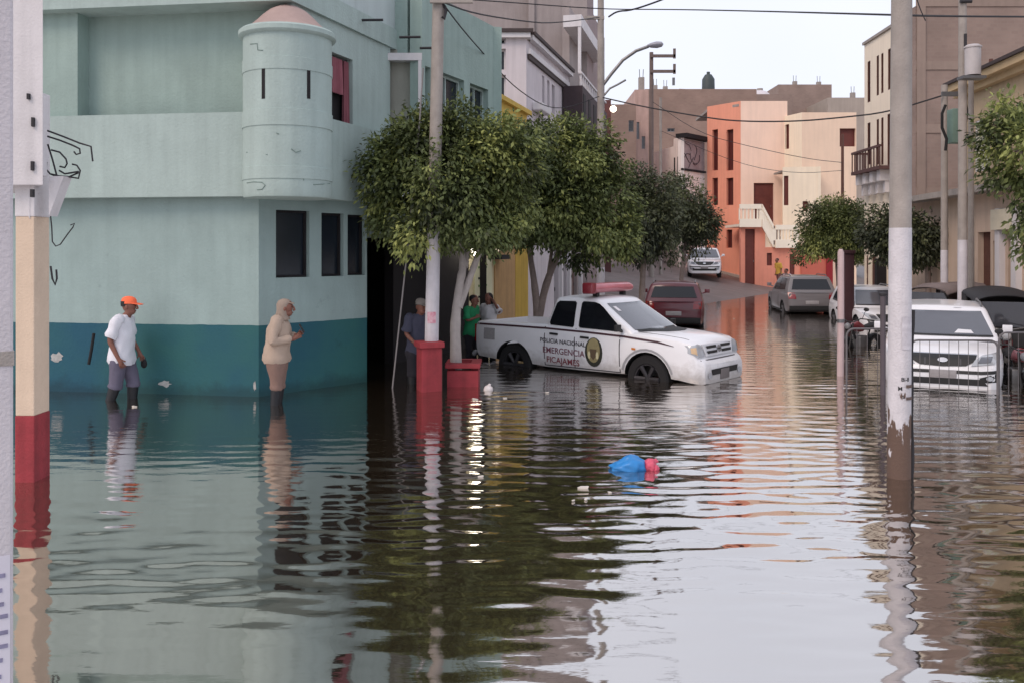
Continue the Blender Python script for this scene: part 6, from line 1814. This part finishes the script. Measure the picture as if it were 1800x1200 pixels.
def skin_body(pts, edges, radii, name, parent, root):
    me = bpy.data.meshes.new(name); names = list(pts)
    names.remove(root); names.insert(0, root)
    ix = {n: i for i, n in enumerate(names)}
    me.from_pydata([tuple(pts[n]) for n in names], [(ix[a], ix[b]) for a, b in edges], [])
    o = bpy.data.objects.new(name, me); C.objects.link(o)
    md = o.modifiers.new('skin', 'SKIN'); md.use_smooth_shade = True; md.branch_smoothing = .4
    for n in names:
        r = radii.get(n, .02); me.skin_vertices[0].data[ix[n]].radius = (r, r)
    me.skin_vertices[0].data[0].use_root = True
    sb = o.modifiers.new('sub', 'SUBSURF'); sb.levels = 1; sb.render_levels = 1
    dg = bpy.context.evaluated_depsgraph_get(); m2 = bpy.data.meshes.new_from_object(o.evaluated_get(dg))
    bpy.data.objects.remove(o); bpy.data.meshes.remove(me)
    return m2

def crease(o, amp, seed):
    from mathutils import noise as nz
    me = o.data; bm = bmesh.new(); bm.from_mesh(me)
    bmesh.ops.subdivide_edges(bm, edges=bm.edges, cuts=2, use_grid_fill=True, smooth=.6)
    bm.normal_update()
    for v in bm.verts:
        p = v.co; f = nz.noise(Vector((p.x * 9 + p.z * 3, p.y * 9 - p.z * 4, p.z * 7)) + Vector((seed, 0, 0))) + .6 * nz.noise(p * 19 + Vector((0, seed, 0)))
        v.co += v.normal * f * amp
    bm.to_mesh(me); bm.free()
    for p in me.polygons: p.use_smooth = True

def person(label, loc, rz, h=1.72, lean=0.0, head=(0, 0), armL=None, armR=None, legL=None, legR=None, shirt=None, sleeve='short', pants=None, pant_end='ankle', boots=None, hat=None, hood=None, hair='short', fat=1.0, group=None, shirt_low=.80):
    """standing figure facing local +x; arm = (elbow, wrist, hand tip) points, leg = (knee, ankle, toe)"""
    k = h / 1.74
    r = thing('person', label, 'person', loc, rz, group); r.scale = (k, k, k)
    lx = lambda z: lean * max(0, z - .95)
    P = {'pelvis': (0, 0, .94), 'spine': (lx(1.12), 0, 1.12), 'chest': (lx(1.32), 0, 1.32), 'neck': (lx(1.46) + .01, 0, 1.46)}
    hx, hz_ = P['neck'][0] + .035 + head[0], 1.60 + head[1]
    P['jaw'] = (hx + .012, 0, hz_ - .075); P['skull'] = (hx - .005, 0, hz_ + .02); P['crown'] = (hx - .012, 0, hz_ + .085)
    R = {'pelvis': .125 * fat, 'spine': .115 * fat, 'chest': .13, 'neck': .056, 'jaw': .068, 'skull': .088, 'crown': .055}
    E = [('pelvis', 'spine'), ('spine', 'chest'), ('chest', 'neck'), ('neck', 'jaw'), ('jaw', 'skull'), ('skull', 'crown')]
    limbs = {}
    for s, sg, arm, leg in (('L', 1, armL, legL), ('R', -1, armR, legR)):
        sh = (lx(1.40) - .01, sg * .185, 1.395)
        if arm is None: arm = ((lx(1.1) - .03, sg * .235, 1.12), (.05, sg * .235, .87), (.09, sg * .225, .71))
        el, wr, tip = [Vector(a) for a in arm]
        if leg is None: leg = ((.015, sg * .10, .50), (-.02, sg * .105, .085), (.16, sg * .12, .03))
        kn, an, to = [Vector(a) for a in leg]
        P.update({'sh' + s: sh, 'el' + s: el, 'wr' + s: wr, 'hip' + s: (0, sg * .095, .88), 'kn' + s: kn, 'an' + s: an, 'to' + s: to})
        hd = (tip - wr); hl = hd.length; hd.normalize()
        palm = wr + hd * hl * .42; P['pa' + s] = palm
        side = hd.cross(Vector((0, sg, .15))); side = side.normalized() if side.length > .01 else Vector((1, 0, 0))
        inn = Vector((0, -sg, 0)); inn = (inn - hd * inn.dot(hd)).normalized()
        E += [('chest', 'sh' + s), ('sh' + s, 'el' + s), ('el' + s, 'wr' + s), ('wr' + s, 'pa' + s), ('pelvis', 'hip' + s), ('hip' + s, 'kn' + s), ('kn' + s, 'an' + s), ('an' + s, 'to' + s)]
        R.update({'sh' + s: .062, 'el' + s: .043, 'wr' + s: .029, 'pa' + s: .034, 'hip' + s: .088 * fat, 'kn' + s: .058, 'an' + s: .042, 'to' + s: .035})
        for i, (of, ln) in enumerate(((-.028, .86), (-.009, 1.0), (.010, .94), (.028, .78))):
            a = palm + side * of * 1.0 + hd * hl * .24; b = palm + side * of * 1.15 + hd * hl * (.24 + .20 * ln) + inn * .012; c = palm + side * of * 1.2 + hd * hl * (.24 + .36 * ln) + inn * .034
            for q, v, rr in (('a', a, .0105), ('b', b, .0095), ('c', c, .0075)): P[f'f{s}{i}{q}'] = v; R[f'f{s}{i}{q}'] = rr
            E += [('pa' + s, f'f{s}{i}a'), (f'f{s}{i}a', f'f{s}{i}b'), (f'f{s}{i}b', f'f{s}{i}c')]
        a = palm - side * .036 + inn * .012 - hd * hl * .05; b = a - side * .022 + hd * hl * .22 + inn * .014
        P[f't{s}a'] = a; P[f't{s}b'] = b; R[f't{s}a'] = .012; R[f't{s}b'] = .0095; E += [('pa' + s, f't{s}a'), (f't{s}a', f't{s}b')]
        limbs[s] = (Vector(sh), el, wr, Vector((0, sg * .095, .88)), kn, an, to)
    me = skin_body({n: Vector(v) for n, v in P.items()}, E, R, 'body', r, 'pelvis')
    # face: nose, ears, brow, eyes and lips grown onto the same mesh
    f = MB(); hc = Vector((hx, 0, hz_))
    f.ellipsoid(hc + Vector((-.008, 0, .022)), (.098, .078, .112), 16, 10, 0)
    f.ellipsoid(hc + Vector((.012, 0, -.065)), (.072, .058, .058), 14, 8, 0)
    f.tube([hc + Vector((.088, 0, .035)), hc + Vector((.107, 0, .0)), hc + Vector((.112, 0, -.022)), hc + Vector((.090, 0, -.032))], [.010, .014, .018, .012], 8, 0)
    for sg in (1, -1):
        f.ellipsoid(hc + Vector((-.015, sg * .080, .0)), (.022, .012, .034), 8, 6, 0)
        f.ellipsoid(hc + Vector((.083, sg * .032, .028)), (.008, .014, .008), 8, 6, 1)
    f.tube([hc + Vector((.078, -.024, -.064)), hc + Vector((.086, 0, -.060)), hc + Vector((.078, .024, -.064))], [.005, .009, .005], 6, 2)
    k0 = len(me.vertices); v = [tuple(q.co) for q in me.vertices] + f.v; fc = [tuple(p.vertices) for p in me.polygons] + [tuple(i + k0 for i in q) for q in f.f]
    mi = [0] * len(me.polygons) + f.m
    bpy.data.meshes.remove(me)
    bm_ = MB(); bm_.v, bm_.f, bm_.m = v, fc, mi
    bm_.build('body', [M_skin, M_eye, mat('lip', (104, 58, 56), .5, 0)], r, smooth=70, world=False)
    # shirt: torso rings plus sleeves
    if shirt:
        m = MB(); t = 1.0
        m.rings([((lx(shirt_low) , 0, shirt_low), .150 * fat, .200 * fat), ((lx(.95), 0, .95), .148 * fat, .195 * fat), ((lx(1.12) + .01, 0, 1.12), .140 * fat, .188 * fat), ((lx(1.28), 0, 1.28), .138 * fat, .205), ((lx(1.38), 0, 1.38), .115, .195), ((lx(1.435), 0, 1.435), .085, .13), ((lx(1.47) + .008, 0, 1.465), .068, .075)], 20)
        for s in 'LR':
            sh, el, wr = limbs[s][:3]; inw = sh.lerp(Vector((lx(1.34), 0, 1.34)), .35)
            if sleeve == 'short': m.tube([inw, sh, sh.lerp(el, .45), sh.lerp(el, .88)], [.08, .082, .078, .082], 12)
            else: m.tube([inw, sh, sh.lerp(el, .5), el, el.lerp(wr, .5), el.lerp(wr, .93)], [.085, .085, .078, .072, .060, .050], 12)
        # cloth folds
        rn = np.random.default_rng(int(abs(loc[0]) * 100))
        ph = rn.uniform(0, 6, 4)
        m.v = [(x * (1 + .028 * math.sin(9 * z + 3 * y * 9 + ph[0])), y * (1 + .02 * math.sin(14 * z + ph[1])), z) for x, y, z in m.v]
        crease(m.build('shirt' if sleeve == 'short' else 'jacket', shirt, r, smooth=60, world=False), .017, abs(loc[0]) * 7)
    if pants:
        m = MB(); m.rings([((0, 0, .78), .10 * fat, .165 * fat), ((0, 0, .86), .125 * fat, .178 * fat), ((0, 0, .97), .122 * fat, .168 * fat), ((lx(1.04), 0, 1.04), .112 * fat, .158 * fat)], 18)
        for s in 'LR':
            hp, kn, an = limbs[s][3:6]
            if pant_end == 'knee': m.tube([hp + Vector((0, 0, .0)), hp.lerp(kn, .5), kn, kn.lerp(an, .16)], [.105 * fat, .100 * fat, .092, .096], 12)
            elif pant_end == 'boot': m.tube([hp, hp.lerp(kn, .5), kn, kn.lerp(an, .12), kn.lerp(an, .2)], [.105 * fat, .098 * fat, .086, .09, .078], 12)
            else: m.tube([hp, hp.lerp(kn, .5), kn, kn.lerp(an, .5), kn.lerp(an, .95)], [.105 * fat, .094 * fat, .076, .07, .068], 12)
        crease(m.build('trousers', pants, r, smooth=60, world=False), .013, abs(loc[0]) * 5 + 2)
    for s in 'LR':
        kn, an, to = limbs[s][4:7]
        m = MB()
        top = kn.lerp(an, .12)
        if boots is M_boot:
            m.tube([top, top.lerp(an, .5), an + Vector((0, 0, .05)), an + Vector((.0, 0, -.01))], [.082, .068, .058, .06], 12)
        m.tube([an + Vector((-.06, 0, -.035)), an.lerp(to, .4) + Vector((0, 0, -.01)), to + Vector((.05, 0, .008))], [.048, .056, .04], 10, flat=.8)
        m.build('boot' if boots is M_boot else 'shoe', boots or M_black, r, smooth=60, world=False)
    if hat:
        m = MB(); c0 = hc + Vector((-.012, 0, .045))
        m.rings([(c0, .108, .090), (c0 + Vector((0, 0, .045)), .106, .088), (c0 + Vector((-.004, 0, .08)), .088, .074), (c0 + Vector((-.006, 0, .10)), .05, .042), (c0 + Vector((-.006, 0, .106)), .012, .01)], 18)
        m.hexa([c0 + Vector(q) for q in ((.06, -.078, .0), (.185, -.052, -.02), (.185, .052, -.02), (.06, .078, .0), (.06, -.078, .014), (.185, -.052, -.008), (.185, .052, -.008), (.06, .078, .014))])
        m.build('cap', hat, r, smooth=50, world=False)
    if hood:
        m = MB(); c0 = hc + Vector((-.02, 0, .01)); n = 14; prof = []
        m.rings([(c0 + Vector((-.045, 0, -.17)), .118, .125), (c0 + Vector((-.045, 0, -.10)), .092, .098), (c0 + Vector((-.035, 0, -.03)), .088, .092), (c0 + Vector((-.022, 0, .05)), .104, .094), (c0 + Vector((-.012, 0, .10)), .088, .076), (c0 + Vector((-.014, 0, .125)), .04, .034), (c0 + Vector((-.016, 0, .13)), .01, .01)], 18)
        m.hexa([c0 + Vector(q) for q in ((.04, -.075, .075), (.125, -.05, .052), (.125, .05, .052), (.04, .075, .075), (.04, -.07, .088), (.125, -.045, .062), (.125, .045, .062), (.04, .07, .088))])
        m.build('hood', hood, r, smooth=60, world=False)
    if hair and not hood:
        m = MB(); c0 = hc + Vector((-.022, 0, .035))
        lo = {'short': -.04, 'long': -.24}[hair] if not hat else -.03
        if hair == 'long': m.rings([(c0 + Vector((-.06, 0, lo)), .05, .085), (c0 + Vector((-.05, 0, -.1)), .066, .096), (c0 + Vector((-.03, 0, -.02)), .082, .094), (c0 + Vector((-.008, 0, .045)), .098, .088), (c0 + Vector((-.006, 0, .088)), .062, .055), (c0 + Vector((-.006, 0, .10)), .01, .01)], 18)
        else: m.rings([(c0 + Vector((-.03, 0, lo)), .070, .080), (c0 + Vector((-.022, 0, 0)), .082, .086), (c0 + Vector((-.004, 0, .045)), .100, .086), (c0 + Vector((-.004, 0, .082)), .066, .06), (c0 + Vector((-.004, 0, .098)), .01, .01)][:3 if hat else 5], 18)
        m.build('hair', M_hair, r, smooth=60, world=False)
    return r, k

def people():
    cloth = lambda n, c, **q: mat(n, c, .9, .08, 5, .25, 60, **q)
    x, y = PX(214, 0, 13.15)[:2]
    person('person in white T-shirt and orange cap wading along the teal wall', (x, y, -.27), math.radians(0), 1.80, .07, (.035, -.02),
           armR=((-.07, -.235, 1.12), (.05, -.235, .88), (.12, -.215, .73)), armL=((.02, .24, 1.13), (.15, .23, .92), (.22, .22, .79)),
           legL=((.12, .10, .50), (.10, .10, .08), (.28, .11, .03)), legR=((-.04, -.10, .50), (-.16, -.10, .12), (-.02, -.11, .04)),
           shirt=cloth('white_cotton', (222, 222, 230)), sleeve='short', pants=cloth('grey_trousers', (98, 94, 112)), pant_end='knee', boots=M_boot, hat=cloth('orange_cap', (250, 116, 78)), fat=1.06, shirt_low=.76)
    kk = 1.80 / 1.74; c = Vector((x, y, -.27)) + Vector((.225, .225, .78)) * kk
    t = thing('pouch', 'small black pouch held low in hand of person in orange cap', 'pouch', c)
    m = MB(); m.ellipsoid((0, 0, -.04), (.05, .03, .07), 12, 8); m.build('bag', M_black, t, world=False)
    m = MB(); m.tube([(-.03, 0, .0), (-.02, 0, .05), (.02, 0, .05), (.03, 0, .0)], .006, 6); m.build('strap', M_wire, t, world=False)
    x, y = PX(487, 0, 12.75)[:2]
    beige = cloth('beige_jacket', (178, 158, 142)); r, k = person('person in beige hooded jacket and black rubber boots looking at a phone', (x, y, -.20), math.radians(4), 1.74, .08, (.05, -.035),
           armR=((.00, -.26, 1.13), (.24, -.13, 1.13), (.36, -.05, 1.20)), armL=((.02, .25, 1.12), (.26, .06, 1.16), (.37, .0, 1.24)),
           shirt=beige, sleeve='long', pants=cloth('dusty_tan_trousers', (134, 108, 98)), pant_end='boot', boots=M_boot, hood=cloth('khaki_hood', (150, 134, 122)), fat=1.22, shirt_low=.80)
    # the phone lies in the raised hands
    rot = Matrix.Rotation(math.radians(4), 3, 'Z'); c = Vector((x, y, -.20)) + rot @ (Vector((.375, -.005, 1.235)) * k)
    t = thing('mobile_phone', 'dark mobile phone held up in both hands of person in beige', 'phone', c, 0); t.rotation_euler = (0, math.radians(-30), math.radians(4))
    m = MB(); m.box((-.006, -.038, -.02), (.006, .038, .12)); m.build('case', M_trim, t, bevel=.004, world=False)
    m = MB(); m.box((-.0075, -.033, -.012), (-.006, .033, .112)); m.build('screen', mat('phone_glass', (70, 80, 96), .1, 0), t, smooth=0, world=False)
    # half hidden behind the slim pole
    x, y = PX(733, 0, 14.75)[:2]
    person('person in dark shirt and grey cap leaning at red pedestal behind the slim pole', (x, y, -.30), math.radians(-50), 1.72, .10, (.03, -.02),
           armR=((.05, -.25, 1.14), (.20, -.18, 1.00), (.26, -.14, .9)), armL=((.06, .24, 1.12), (.24, .16, 1.03), (.32, .12, .94)),
           shirt=cloth('slate_shirt', (64, 66, 84)), sleeve='short', pants=cloth('dark_trousers', (40, 38, 46)), boots=M_boot, pant_end='boot', hat=cloth('grey_cap', (128, 122, 118)))
    x, y = PX(828, 0, 18.35)[:2]
    person('person in green shirt standing at the tail of the white pickup', (x, y, -.32), math.radians(-30), 1.62, .05, (.02, -.01),
           armR=((.06, -.26, 1.16), (.20, -.16, 1.22), (.30, -.10, 1.28)), shirt=cloth('green_shirt', (34, 128, 84)), sleeve='short', pants=cloth('dark_trousers', (40, 38, 46)), boots=M_black)
    x, y = PX(860, 0, 18.95)[:2]
    person('person in white top with long dark hair behind the pickup bed', (x, y, -.30), math.radians(-120), 1.60, .0, (.0, .0),
           armL=((.02, .30, 1.28), (.08, .20, 1.50), (.06, .12, 1.62)), shirt=cloth('white_blouse', (214, 210, 214)), sleeve='short', pants=cloth('dark_trousers', (40, 38, 46)), boots=M_black, hair='long')
    x, y = PX(1369, 0, 48.0)[:2]
    person('far person in yellow top standing on the pavement by orange house', (x, y, gz(x, y) + .10), math.radians(-160), 1.62, .12, (.03, 0), shirt=cloth('yellow_top', (196, 158, 70)), sleeve='short', pants=cloth('brown_trousers', (112, 76, 76)), boots=M_black,
           legL=((.06, .12, .5), (.16, .13, .08), (.3, .14, .03)), legR=((-.04, -.1, .5), (-.14, -.1, .1), (.02, -.11, .03)))
    x, y = PX(1384, 0, 41.0)[:2]
    person('far person in pale lilac top wading beside the dusty grey SUV', (x, y, -.30), math.radians(-150), 1.66, .06, (.02, 0), shirt=cloth('lilac_top', (196, 178, 190)), sleeve='short', pants=cloth('brown_trousers', (112, 76, 76)), pant_end='knee', boots=M_black)
people()

# ------------------------------------------------------------------ things afloat
def floats():
    p = PX(1112, 0, 8.95); r = thing('floating_bag', 'half sunken blue plastic bag with a pink knotted end floating in the water', 'bag', (p.x, p.y, 0))
    rng = random.Random(8)
    def blob(c, rad, sd, n=44, k=28):
        m = MB(); m.ellipsoid((0, 0, 0), (1, 1, 1), n, k); out_ = []
        rn = random.Random(sd); ph = [rn.uniform(0, 6.3) for _ in range(6)]
        for x, y, z in m.v:
            t = math.atan2(y, x); s = 1 + .05 * math.sin(5 * x + ph[0]) + .045 * math.sin(7 * y + 4 * z + ph[1]) + .03 * math.sin(11 * z + 6 * x + ph[2]) + .03 * math.sin(9 * t + ph[3]) * (1 - abs(z))
            out_.append((c[0] + x * rad[0] * s, c[1] + y * rad[1] * s, c[2] + z * rad[2] * s))
        from mathutils import noise as nz
        out2 = []
        for p in out_:
            q = Vector(p); f = nz.noise(q * 16 + Vector((sd, 0, 0))) * .10 + abs(nz.noise(q * 34)) * .09 - .03
            out2.append(tuple(Vector(c) + (q - Vector(c)) * (1 + f)))
        m.v = out2; return m
    m = blob((-.035, 0, .03), (.185, .14, .115), 1); m.v = [(x, y, z * (1 - .5 * max(0, (-x - .02)) / .2)) for x, y, z in m.v]
    m.build('sack', mat('blue_plastic', (44, 128, 196), .38, .12, 9, .3, 14, spec=.5), r, smooth=60, world=False)
    m = blob((.175, -.01, .035), (.065, .085, .075), 2); n2 = blob((.225, -.03, .015), (.04, .06, .035), 3); m.add(n2.v, n2.f, 0)
    m.tube([(.20, .02, .05), (.245, .04, .075), (.265, .03, .06)], [.03, .025, .008], 8)
    m.build('knot', mat('pink_plastic', (206, 84, 108), .45, .12, 12, .3, 14), r, smooth=60, world=False)
    # pale round bundle against the pickup's rear wheel
    p = PX(858, 684, 14.0); m = blob((0, 0, 0), (.075, .07, .06), 5, 16, 10); m.tube([(.0, 0, .04), (.03, 0, .08), (.01, -.01, .09)], [.03, .02, .005], 8)
    o = m.build('floating_bundle', mat('white_plastic_bag', (214, 206, 204), .5, .1, 12, .3, 20), smooth=60); o.location = (p.x, 14.0, .015)
    tag(o, 'small round white plastic bundle floating before the pickup rear wheel', 'bundle')
    # flakes of rubbish, one by one
    mt = mat('wet_scrap', (214, 206, 196), .6, .12, 20)
    src = None
    spots = [(1026, 858, 1.0), (1030, 878, .5), (835, 702, .9), (888, 700, .8), (1072, 866, .5), (962, 690, .6), (432, 672, .5), (236, 715, .8), (1008, 880, .4), (1290, 560, .5), (845, 838, .6)]
    for i, (px, py, s) in enumerate(spots):
        Y = FPX * CAMZ / (py - HY); p = PX(px, py, Y)
        if src is None:
            m = MB(); n = 9; rn = random.Random(3); ring = [(.06 * math.cos(2 * math.pi * k / n) * rn.uniform(.7, 1.1), .035 * math.sin(2 * math.pi * k / n) * rn.uniform(.6, 1.1)) for k in range(n)]
            m.add([(a, b, .012 + .008 * math.sin(9 * a)) for a, b in ring] + [(a * .8, b * .8, -.01) for a, b in ring], [tuple(range(n)), tuple(range(2 * n - 1, n - 1, -1))] + [(k, n + k, n + (k + 1) % n, (k + 1) % n) for k in range(n)])
            o = src = m.build('floating_scrap', mt, smooth=50); tag(o, 'small pale scrap of litter floating on the brown water', 'litter', 'scraps of litter on the water')
        else:
            o = src.copy(); C.objects.link(o)
        o.location = (p.x, p.y, .006); o.scale = (s, s, s); o.rotation_euler = (0, 0, i * 1.3)
floats()
